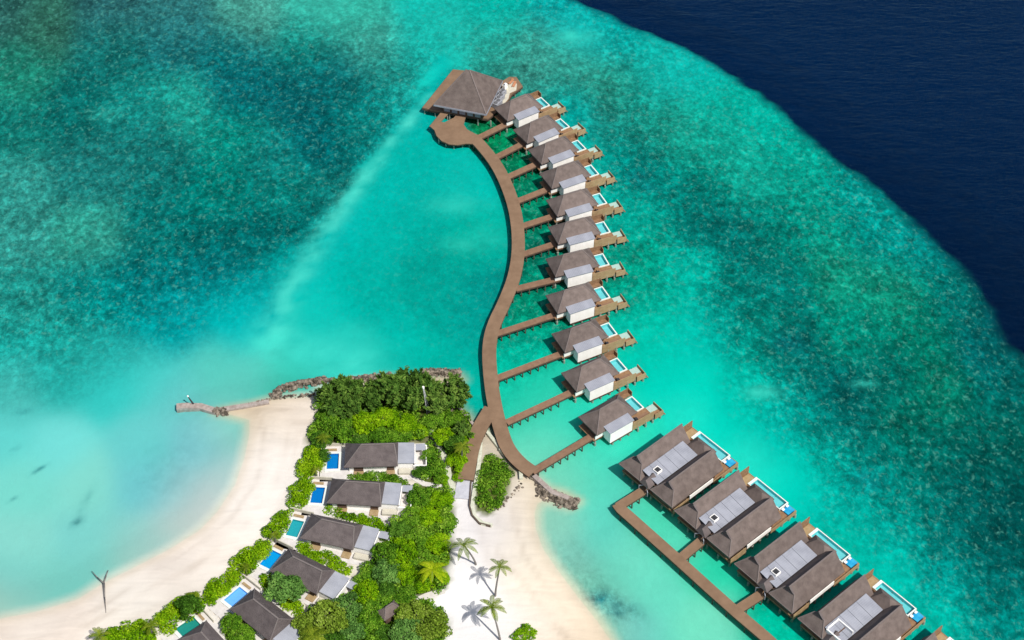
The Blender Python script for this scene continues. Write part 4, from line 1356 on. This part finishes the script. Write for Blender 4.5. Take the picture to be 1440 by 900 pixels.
def broad_proto(v):
    rng = np.random.default_rng(100 + v)
    L = crown_lumps(3.3, 3.6, rng, 30, 2.3)
    V, T = lump_leaves(L, .38, 150, rng, .75)
    tm = MB()
    tm.tube([(0, 0, -1), (.1, .05, 1.2), (.05, .15, 2.6)], [.32, .24, .18])
    for k in range(5):
        a = k * 1.256 + v
        tm.tube([(.05, .15, 2.2), (1.0 * math.cos(a), 1.0 * math.sin(a), 3.3), (1.9 * math.cos(a), 1.9 * math.sin(a), 4.2)], [.14, .09, .05], 5)
    return V, T, tm


def casu_proto(v):
    rng = np.random.default_rng(200 + v)
    Cs, Ns, T, AL = [], [], [], []
    tm = MB()
    top = 7.6
    tm.tube([(0, 0, -1), (.15, .1, 3), (.1, .3, 6), (0, .4, top)], [.25, .18, .1, .03], 6)
    for k in range(60):
        f = rng.uniform(.12, 1)
        a = rng.uniform(0, 6.283)
        ln = ((1 - f) * 2.1 + .8) * rng.uniform(.55, 1.7)
        z = f * top
        n = int(30 * ln)
        t = rng.uniform(.15, 1, n)
        # limb rises then droops
        x = math.cos(a) * ln * t + .1
        y = math.sin(a) * ln * t + .3 * f
        zz = z + ln * (1.15 * t - .25 * t * t)
        AL.append(np.repeat(np.array([[math.cos(a) * .7, math.sin(a) * .7, .75]]), n, 0))
        j = rng.normal(0, .15, (n, 3))
        Cs.append(np.stack([x, y, zz], 1) + j)
        nn = np.stack([np.full(n, math.cos(a) * .6), np.full(n, math.sin(a) * .6), np.full(n, .7)], 1)
        Ns.append(nn)
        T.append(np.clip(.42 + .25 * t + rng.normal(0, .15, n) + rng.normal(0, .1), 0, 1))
        if k % 4 == 0:
            tm.tube([(.1, .3 * f, z), (math.cos(a) * ln * .8, math.sin(a) * ln * .8, z + ln * .35)], [.06, .02], 4)
    return leaf_arrays(np.concatenate(Cs), np.concatenate(Ns), .36, rng, .7, 3.4, np.concatenate(AL)), np.concatenate(T), tm


def shrub_proto(v):
    rng = np.random.default_rng(300 + v)
    L = crown_lumps(2.6, 1.9, rng, 16, .1)
    V, T = lump_leaves(L, .32, 170, rng, .75)
    tm = MB()
    for k in range(4):
        a = k * 1.57 + v
        tm.tube([(0, 0, -.5), (.5 * math.cos(a), .5 * math.sin(a), .7), (1.1 * math.cos(a), 1.1 * math.sin(a), 1.2)], [.09, .06, .04], 5)
    return V, T, tm


PROTO = {}
for kind, fn, nv in (('broad', broad_proto, 4), ('casu', casu_proto, 3), ('shrub', shrub_proto, 3)):
    for v in range(nv):
        PROTO[(kind, v)] = fn(v)
MESHC = {}


def plant(kind, leaf, name, x, y, s, sz, label, cat, group, h_ref, rz=None):
    """kind mesh at photo pixel x, y of the crown middle (h_ref = its height)"""
    rng = random.Random(int(x * 31 + y * 17))
    nv = 4 if kind == 'broad' else 3
    v = rng.randrange(nv)
    q = U2(x, y, h_ref)
    gz = float(land_height(np.array([q[0]]), np.array([q[1]]))[0])
    root = empty(name, (q[0], q[1], max(gz, .1)), rng.uniform(0, 6.28) if rz is None else rz, label=label, cat=cat, group=group)
    key = (kind, v, leaf)
    if key not in MESHC:
        V, T, tm = PROTO[(kind, v)]
        co = leaf_mesh('crown', V, T, LEAF[leaf], root)
        to = tm.build('trunk' if kind != 'shrub' else 'stem', M['bark'], root)
        MESHC[key] = (co, to)
    else:
        co, to = MESHC[key]
        for src in (co, to):
            c = src.copy(); COL.objects.link(c); c.parent = root
    root.scale = (s * rng.uniform(.88, 1.14), s * rng.uniform(.88, 1.14), s * sz * rng.uniform(.85, 1.25))
    return root


def palm(x, y, h, lean, leaf, label, group='coconut palms', spread=3.4, nf=13, name='coconut_palm', base_px=None, seed=0, gz=None):
    rng = random.Random(seed + int(x * 7 + y))
    base = U(base_px[0], base_px[1], .8) if base_px else None
    if base is None:
        q = U(x, y, .8 + h)
        base = (q[0] - lean[0], q[1] - lean[1], .8)
        top = (lean[0], lean[1], h)
    else:
        q = U(x, y, .8 + h)
        top = (q[0] - base[0], q[1] - base[1], h)
    root = empty(name, base, label=label, cat='palm', group=group)
    pts, rs = [], []
    for k in range(9):
        t = k / 8
        pts.append((top[0] * t ** 1.3, top[1] * t ** 1.3, top[2] * t)); rs.append(.24 - .10 * t)
    MB().tube([(pts[0][0], pts[0][1], -.6)] + pts, [.3] + rs, 8).build('trunk', M['greybark'], root)
    nr = np.random.default_rng(seed + int(x))
    for k in range(nf):
        a = 6.283 * k / nf + rng.uniform(-.25, .25)
        up = rng.choice([.35, .75, .15, .5])
        ln = spread * rng.uniform(.82, 1.08)
        Vv, Tt = [], []
        ca, sa = math.cos(a), math.sin(a)
        prev = None
        spine = []
        for j in range(15):
            t = j / 14
            r_ = ln * (t - .12 * t * t)
            z = ln * (up * t - (.55 + .35 * up) * t * t)
            spine.append(np.array([top[0] + ca * r_, top[1] + sa * r_, top[2] + z]))
        side = np.array([-sa, ca, 0])
        quads, tones = [], []
        for j in range(14):
            p, q2 = spine[j], spine[j + 1]
            t = (j + .5) / 14
            w = (.25 + 1.0 * math.sin(math.pi * min(1, t * .9 + .12))) * .36 * (spread / 3.4)
            for sgn in (-1, 1):
                for e in (0, 1):
                    s0 = p + (q2 - p) * (.5 * e)
                    s1 = p + (q2 - p) * (.5 * e + .34)
                    tip = side * sgn * w + (q2 - p) / np.linalg.norm(q2 - p) * w * .55 + np.array([0, 0, -.28 * w])
                    quads += [s0, s1, s1 + tip, s0 + tip * .96]
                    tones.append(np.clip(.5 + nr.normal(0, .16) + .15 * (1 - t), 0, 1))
        leaf_mesh('frond', np.array(quads), np.array(tones), LEAF[leaf], root)
    return root


# three palms on the sand and others
palm(651.5, 766, 8.0, (0, 0), 'palm', 'coconut palm on the sand closest to the planted beds, topmost of three', base_px=(669, 793), seed=1, spread=3.9, nf=9, group='coconut palms on the east sand')
palm(703, 797, 9.6, (0, 0), 'palm', 'coconut palm on open sand, middle one of three', base_px=(696.5, 837), seed=2, spread=3.3, nf=10, group='coconut palms on the east sand')
palm(691, 853, 9.0, (0, 0), 'palm', 'full crowned coconut palm, bottom one of three on the sand', base_px=(703, 899), seed=3, spread=4.0, nf=12, group='coconut palms on the east sand')
palm(608, 800, 6.5, (.3, -.3), 'yellow', 'bright yellow green palm at the edge of the central grove', seed=4, spread=4.4, nf=12, group=None)
palm(650, 628, 5.5, (.2, -.2), 'palm', 'pale palm beside the footbridge at the woodland edge', seed=5, spread=3.0, nf=11, group=None)
palm(140, 893, 4.0, (.2, .1), 'palm', 'green palm at the far left end of the beach shrubs', seed=6, spread=3.2, nf=13, group=None)
palm(212, 880, 3.6, (.2, .1), 'palm', 'small palm between the two lowest beach shrub banks', seed=7, spread=2.6, nf=12, group=None)
palm(440, 893, 5.0, (0, 0), 'palm', 'spreading palm in front of the big round trees at the bottom', seed=8, spread=4.2, nf=15, group=None)
palm(272, 838, 3.6, (0, 0), 'palm', 'dark small palm rising behind the beach shrub by the sea green pool', seed=9, spread=2.4, nf=11, group=None)
palm(444, 660, 2.6, (0, 0), 'palm', 'low palm in the shrub beside the topmost deep blue pool', seed=10, spread=1.9, nf=10, group=None)
palm(386, 752, 2.6, (0, 0), 'palm', 'low palm in the beach shrub beside the turquoise pool', seed=12, spread=1.9, nf=10, group=None)
palm(345, 797, 2.6, (0, 0), 'palm', 'low palm in the beach shrub below the sky blue pool', seed=13, spread=1.9, nf=10, group=None)
palm(455, 615, 3.6, (0, 0), 'palm', 'pale palm at the beach side of the woodland above the topmost villa', seed=14, spread=2.4, nf=11, group=None)

# casuarinas along the north shore
CAS = [(462, 556, 1.0, 'at the beach end of the north shore grove'), (474, 574, 1.05, 'in the second rank at the beach end'), (483, 553, 1.15, 'second along the north shore'), (494, 580, .95, 'behind the beach end, bordering the lime shrubs'),
       (503, 556, 1.0, 'third along the north shore'), (520, 565, 1.0, 'over the gap in the middle of the grove'), (526, 549, .85, 'low one in the middle of the north shore'), (543, 546, 1.3, 'tall one left of the two highest crowns'),
       (560, 553, 1.2, 'in front of the two highest crowns'), (572, 541, 1.35, 'highest crown of the north shore grove'), (590, 545, 1.25, 'just left of the lattice mast top'), (581, 563, 1.1, 'directly left of the lattice mast'),
       (608, 552, 1.15, 'just right of the lattice mast top'), (622, 556, 1.1, 'leaning out beside the rubble tip'), (634, 563, 1.0, 'outermost towards the boardwalk'), (617, 572, .95, 'between lattice mast and sea wall'), (650, 606, .8, 'by the sea wall near the footbridge')]
for i, (x, y, s, lb) in enumerate(CAS):
    r = plant('casu', 'casuarina', 'casuarina_tree', x, y, s * .92, .92, 'dark feathery casuarina tree ' + lb, 'tree', 'casuarina trees on the north shore', 4.0 * s)
    if i in (13, 14): r.rotation_euler = (math.radians(-10), math.radians(28), .3)

# round shrubs and trees: x, y, scale, zscale, leaf, kind, label
BR = [
    (462, 592, .8, .8, 'green', 'broad', 'green bushy tree bordering the beach above the topmost villa pool'),
    (455, 640, .6, .7, 'mid', 'broad', 'dark green bush at the left corner of the topmost villa terrace'),
    (452, 618, .7, .7, 'mid', 'broad', 'dark green bush on the beach edge below the grove'),
    (485, 603, .9, .8, 'green', 'broad', 'green bushy tree above the topmost villa roof, beach side'),
    (514, 594, .95, .8, 'lime', 'broad', 'lime green rounded tree below the middle of the casuarinas'),
    (540, 587, .95, .7, 'lime', 'broad', 'lime green rounded tree left of the mast foot'),
    (566, 592, .9, .7, 'lime', 'broad', 'bright lime tree just left of the mast foot clearing'),
    (530, 612, .9, .6, 'green', 'broad', 'green tree directly behind the topmost villa ridge'),
    (562, 614, .85, .6, 'green', 'broad', 'green tree behind the grey annex roof of the topmost villa'),
    (505, 616, .75, .6, 'mid', 'broad', 'mid green tree behind the topmost villa hip end'),
    (588, 605, .7, .7, 'lime', 'broad', 'lime green shrub beside the top of the winding path'),
    (612, 592, .7, .8, 'green', 'broad', 'green bush right of the mast foot'),
    (636, 588, .7, .8, 'green', 'broad', 'green bush behind the sea wall'),
    (625, 612, .85, .8, 'lime', 'broad', 'lime green tree right of the winding path top'),
    (640, 622, .8, .9, 'mid', 'broad', 'dark green tree between sea wall and footbridge'),
    (654, 612, .55, .8, 'lime', 'broad', 'small lime bush against the footbridge'),
    (643, 650, .75, .6, 'lime', 'broad', 'lime green bush between the winding path and the footbridge'),
    (645, 672, .45, .5, 'lime', 'broad', 'small lime shrub at the foot of the winding path'),
    (604, 640, .65, .6, 'green', 'broad', 'green shrub right of the topmost villa bath court'),
    (614, 658, .7, .6, 'green', 'broad', 'green shrub inside the bend of the winding path'),
    (592, 664, .6, .6, 'mid', 'broad', 'darker shrub below the bath court of the topmost villa'),
    (622, 676, .5, .5, 'lime', 'broad', 'small lime shrub above the curved pale path'),
    (590, 700, .85, .6, 'green', 'broad', 'green tree right of the second villa bath court'),
    (618, 704, .95, .6, 'lime', 'broad', 'lime green tree below the curved pale path'),
    (604, 726, .95, .6, 'lime', 'broad', 'lime green tree in the middle of the upper green bed'),
    (580, 726, .85, .6, 'green', 'broad', 'green tree beside the second villa forecourt'),
    (624, 734, .75, .6, 'green', 'broad', 'green shrub at the sand edge above the thin path'),
    (560, 745, .8, .7, 'mid', 'broad', 'olive shaded tree right of the third villa bath court'),
    (588, 758, .9, .65, 'green', 'broad', 'green tree just below the thin straight path'),
    (615, 764, .9, .65, 'lime', 'broad', 'lime green tree at the sand edge beside the topmost sand palm'),
    (566, 774, 1.1, .8, 'lime', 'broad', 'tall lime green tree in the centre of the central grove'),
    (544, 778, 1.0, .8, 'green', 'broad', 'green tree hiding the third villa annex'),
    (592, 786, .9, .7, 'green', 'broad', 'green tree left of the yellow palm'),
    (618, 786, .6, .6, 'lime', 'broad', 'small lime shrub right of the yellow palm crown'),
    (545, 800, 1.1, .8, 'bluegreen', 'broad', 'soft grey green tree in the central grove below the tall lime one'),
    (570, 806, .9, .7, 'lime', 'broad', 'yellowish tree left below the yellow palm'),
    (522, 808, .9, .7, 'green', 'broad', 'green tree right of the fourth villa bath court'),
    (596, 818, .85, .6, 'lime', 'broad', 'yellow green tree below the yellow palm'),
    (620, 812, .55, .6, 'lime', 'broad', 'small yellow green bush at the sand edge below the yellow palm'),
    (545, 828, .8, .7, 'mid', 'broad', 'dark tree above the small hut'),
    (516, 832, 1.0, .7, 'lime', 'broad', 'lime green tree below the fourth villa bath court'),
    (568, 838, .8, .7, 'green', 'broad', 'green tree at the start of the pale path to the hut'),
    (532, 848, .85, .7, 'green', 'broad', 'green tree left of the small hut'),
    (518, 870, 1.0, .8, 'green', 'broad', 'green tree left below the small hut'),
    (540, 892, .9, .7, 'mid', 'broad', 'mid green tree directly below the small hut'),
    (488, 852, 1.05, .8, 'bluegreen', 'broad', 'dusty green tree below the fourth villa courtyard'),
    (462, 866, 1.3, .85, 'olive', 'broad', 'large olive tree at the bottom, right of the fifth villa'),
    (495, 885, 1.1, .8, 'bluegreen', 'broad', 'dusty green tree at the bottom edge of the grove'),
    (436, 880, 1.0, .8, 'olive', 'broad', 'olive tree overhanging the fifth villa annex'),
    (465, 898, 1.0, .8, 'mid', 'broad', 'dark green tree at the bottom edge behind the spreading palm'),
    (584, 862, 1.15, .8, 'olive', 'broad', 'rounded olive tree right of the small hut'),
    (606, 880, 1.2, .8, 'olive', 'broad', 'rounded yellow olive tree at the bottom, facing the sand'),
    (575, 888, 1.1, .8, 'bluegreen', 'broad', 'dusty green tree at the bottom edge, right of the hut'),
    (733, 896, 1.15, .55, 'lime', 'shrub', 'single bright lime bush alone on the sand at the bottom edge'),
    (396, 824, 1.25, .95, 'bluegreen', 'broad', 'round grey green tree in front of the fourth villa roof'),
    (326, 876, .75, .9, 'green', 'broad', 'green tree between the fifth villa and the cut off one'),
    (341, 893, .65, .8, 'green', 'broad', 'small green tree at the bottom edge beside the fifth villa'),
    (268, 852, .9, .9, 'mid', 'broad', 'darker green tree in the shrub bank above the sea green pool'),
    (645, 584, .5, .6, 'rust', 'shrub', 'rusty orange shrub against the sea wall'),
]
for (x, y, s, sz, leaf, kind, lb) in BR:
    nm = 'broadleaf_tree' if kind == 'broad' else 'shrub'
    h = (4.6 if kind == 'broad' else 1.4) * s * sz
    plant(kind, leaf, nm, x, y, s, sz, lb, 'tree' if kind == 'broad' else 'shrub', 'broadleaf trees on the island' if kind == 'broad' else 'shrubs on the island', h)


def ground_cover(name, polys, leaf, dens, r0, r1, h, size, label, seed, excl=(), cat=None, group=None, mound=0.0, edge=.4):
    rng = np.random.default_rng(seed)
    lumps = []
    for poly in polys:
        W = np.array(w2(poly, .9))
        x0, y0 = W.min(0); x1, y1 = W.max(0)
        n = int((x1 - x0) * (y1 - y0) * dens)
        X = rng.uniform(x0, x1, n); Y = rng.uniform(y0, y1, n)
        D = sdist(X, Y, W)
        ok = D > edge
        for (ex, ey, er) in excl:
            c = U2(ex, ey, .9)
            ok &= np.hypot(X - c[0], Y - c[1]) > er
        X, Y, D = X[ok], Y[ok], D[ok]
        Z = land_height(X, Y)
        for x, y, z, d in zip(X, Y, Z, D):
            r = rng.uniform(r0, r1)
            lumps.append((x, y, z + rng.uniform(-.1, h) + mound * min(1, d / 2.5), r, r * .7))
    V, T = lump_leaves(lumps, size, 75, rng, .75)
    o = leaf_mesh(name, V, T, LEAF[leaf], None)
    if cat: return tag(o, label, cat, group)
    return tag(o, label, kind='stuff')


PATHX = [(606, 604, 1.4), (612, 618, 1.2), (622, 636, 1.3), (629, 652, 1.3), (632, 672, 1.3), (600, 581, 1.8), (595, 586, 1.5), (617, 627, 1.2), (626, 644, 1.2), (631, 662, 1.2), (576, 668, 1.3), (586, 674, 1.3), (596, 680, 1.3), (608, 682, 1.3), (620, 684, 1.3),
         (580, 846, 1.3), (592, 841, 1.5), (605, 836, 1.5)]
ground_cover('undergrowth', GREEN[:1], 'green', .55, .8, 1.5, 1.6, .42, 'dense low green undergrowth filling the woodland north of the villas', 1, PATHX)
ground_cover('undergrowth', GREEN[1:3], 'green', .6, .8, 1.5, 1.8, .42, 'dense low green undergrowth filling the central grove', 2, PATHX)
ground_cover('hedge_bed', GREEN[3:], 'green', .9, .7, 1.1, .7, .36, 'oval bed packed with mid green bushes between footbridge and beach', 3)

BANKS = [
    ([(437, 627), (455, 631), (459, 650), (453, 669), (436, 673), (417, 669), (415, 655), (424, 639)], 'lime', 'lime green shrub bank between the beach and the topmost villa pool'),
    ([(424, 674), (441, 673), (442, 684), (433, 705), (424, 715), (407, 712), (403, 700), (411, 684)], 'lime', 'rounded lime green shrub bank beside the second villa pool'),
    ([(399, 717), (415, 719), (413, 731), (398, 753), (384, 763), (369, 758), (370, 745), (384, 729)], 'lime', 'yellow green shrub bank between the beach and the turquoise pool'),
    ([(366, 761), (385, 763), (381, 779), (358, 801), (346, 809), (321, 807), (321, 796), (340, 779)], 'lime', 'long lime green shrub bank between the beach and the sky blue pool'),
    ([(322, 807), (341, 809), (331, 825), (304, 851), (289, 857), (289, 832), (300, 815)], 'lime', 'lime green shrub bank between the beach and the milky blue pool'),
    ([(272, 835), (288, 845), (286, 857), (262, 873), (240, 893), (228, 887), (217, 874), (228, 858), (250, 845)], 'lime', 'lime green shrub bank between the beach and the sea green pool'),
    ([(205, 873), (219, 884), (216, 905), (146, 908), (138, 897), (160, 884), (185, 876)], 'lime', 'shrub bank at the bottom left end of the row with palms at both ends'),
]
for i, (P_, leaf, lb) in enumerate(BANKS):
    ground_cover('shrub_bank', [P_], leaf, 1.3, .8, 1.4, .5, .36, lb, 20 + i, (), 'shrub bank', 'shrub banks along the west beach', 1.2, .35)
STRIPS = [
    ([(484, 663), (489, 671), (513, 665), (541, 665), (560, 671), (575, 683), (570, 689), (545, 685), (520, 678), (495, 675)], 'green', 'low hedge strip between the first and second beach villas from the woodland'),
    ([(460, 711), (475, 716), (487, 724), (509, 725), (532, 732), (543, 743), (537, 748), (509, 740), (487, 730), (458, 723)], 'lime', 'low hedge strip between the second and third beach villas'),
    ([(423, 763), (434, 763), (438, 776), (451, 774), (468, 780), (484, 795), (493, 800), (487, 808), (462, 799), (439, 788), (419, 776)], 'lime', 'low hedge strip between the third and fourth beach villas'),
    ([(364, 815), (372, 805), (385, 811), (400, 829), (417, 840), (426, 856), (416, 867), (402, 857), (388, 841), (372, 827)], 'lime', 'hedge strip under the round grey green tree'),
    ([(310, 868), (325, 864), (338, 879), (352, 891), (360, 908), (330, 908), (317, 890)], 'green', 'hedge strip between the fifth beach villa and the cut off one'),
]
for i, (P_, leaf, lb) in enumerate(STRIPS):
    ground_cover('hedge', [P_], leaf, 2.6, .55, .95, .4, .32, lb, 40 + i, (), 'hedge', 'hedge strips between the beach villas', .35, -.1)

# small boulder by the olive tree
rng_ = random.Random(5)
q = U2(619, 858, .9)
tag(MB().rock((0, 0, .3), .55, rng_).build('boulder', M['rock']), 'small grey boulder on the sand beside the olive tree', 'boulder').location = (q[0], q[1], .8)

# ------------------------------------------------------------------ light, sky, camera
SUN_DIR = Vector((.378, -.430, .819)).normalized()     # towards the sun
sun = bpy.data.lights.new('sun', 'SUN')
sun.energy = 4.7
sun.angle = math.radians(.5)
sun.color = (1.0, .965, .91)
so = bpy.data.objects.new('sun', sun)
COL.objects.link(so)
so.rotation_euler = SUN_DIR.to_track_quat('Z', 'Y').to_euler()
so.location = (100, -50, 400)

w = bpy.data.worlds.new('World')
SC.world = w
w.use_nodes = True
nt = w.node_tree
for n in list(nt.nodes): nt.nodes.remove(n)
sky = nt.nodes.new('ShaderNodeTexSky')
sky.sky_type = 'NISHITA'
sky.sun_disc = False
sky.sun_elevation = math.asin(SUN_DIR.z)
sky.sun_rotation = math.atan2(SUN_DIR.x, SUN_DIR.y)
sky.air_density = .9; sky.dust_density = 2.0; sky.ozone_density = .6
bg = nt.nodes.new('ShaderNodeBackground')
bg.inputs[1].default_value = .11
wo = nt.nodes.new('ShaderNodeOutputWorld')
nt.links.new(sky.outputs[0], bg.inputs[0])
nt.links.new(bg.outputs[0], wo.inputs[0])

cam = bpy.data.cameras.new('camera')
cam.sensor_width = 36
cam.lens = 36 * F_PX / 1440
cam.clip_start = 1
cam.clip_end = 20000
co = bpy.data.objects.new('camera', cam)
COL.objects.link(co)
co.location = (0, 0, CAM_H)
co.rotation_euler = (math.pi / 2 - PITCH, 0, 0)
SC.camera = co
SC.view_settings.view_transform = 'Standard'
SC.view_settings.look = 'None'
SC.view_settings.exposure = 0
SC.view_settings.gamma = 1
SC.view_settings.use_curve_mapping = False
SC.cycles.max_bounces = 5
SC.cycles.transparent_max_bounces = 12
SC.cycles.use_denoising = True
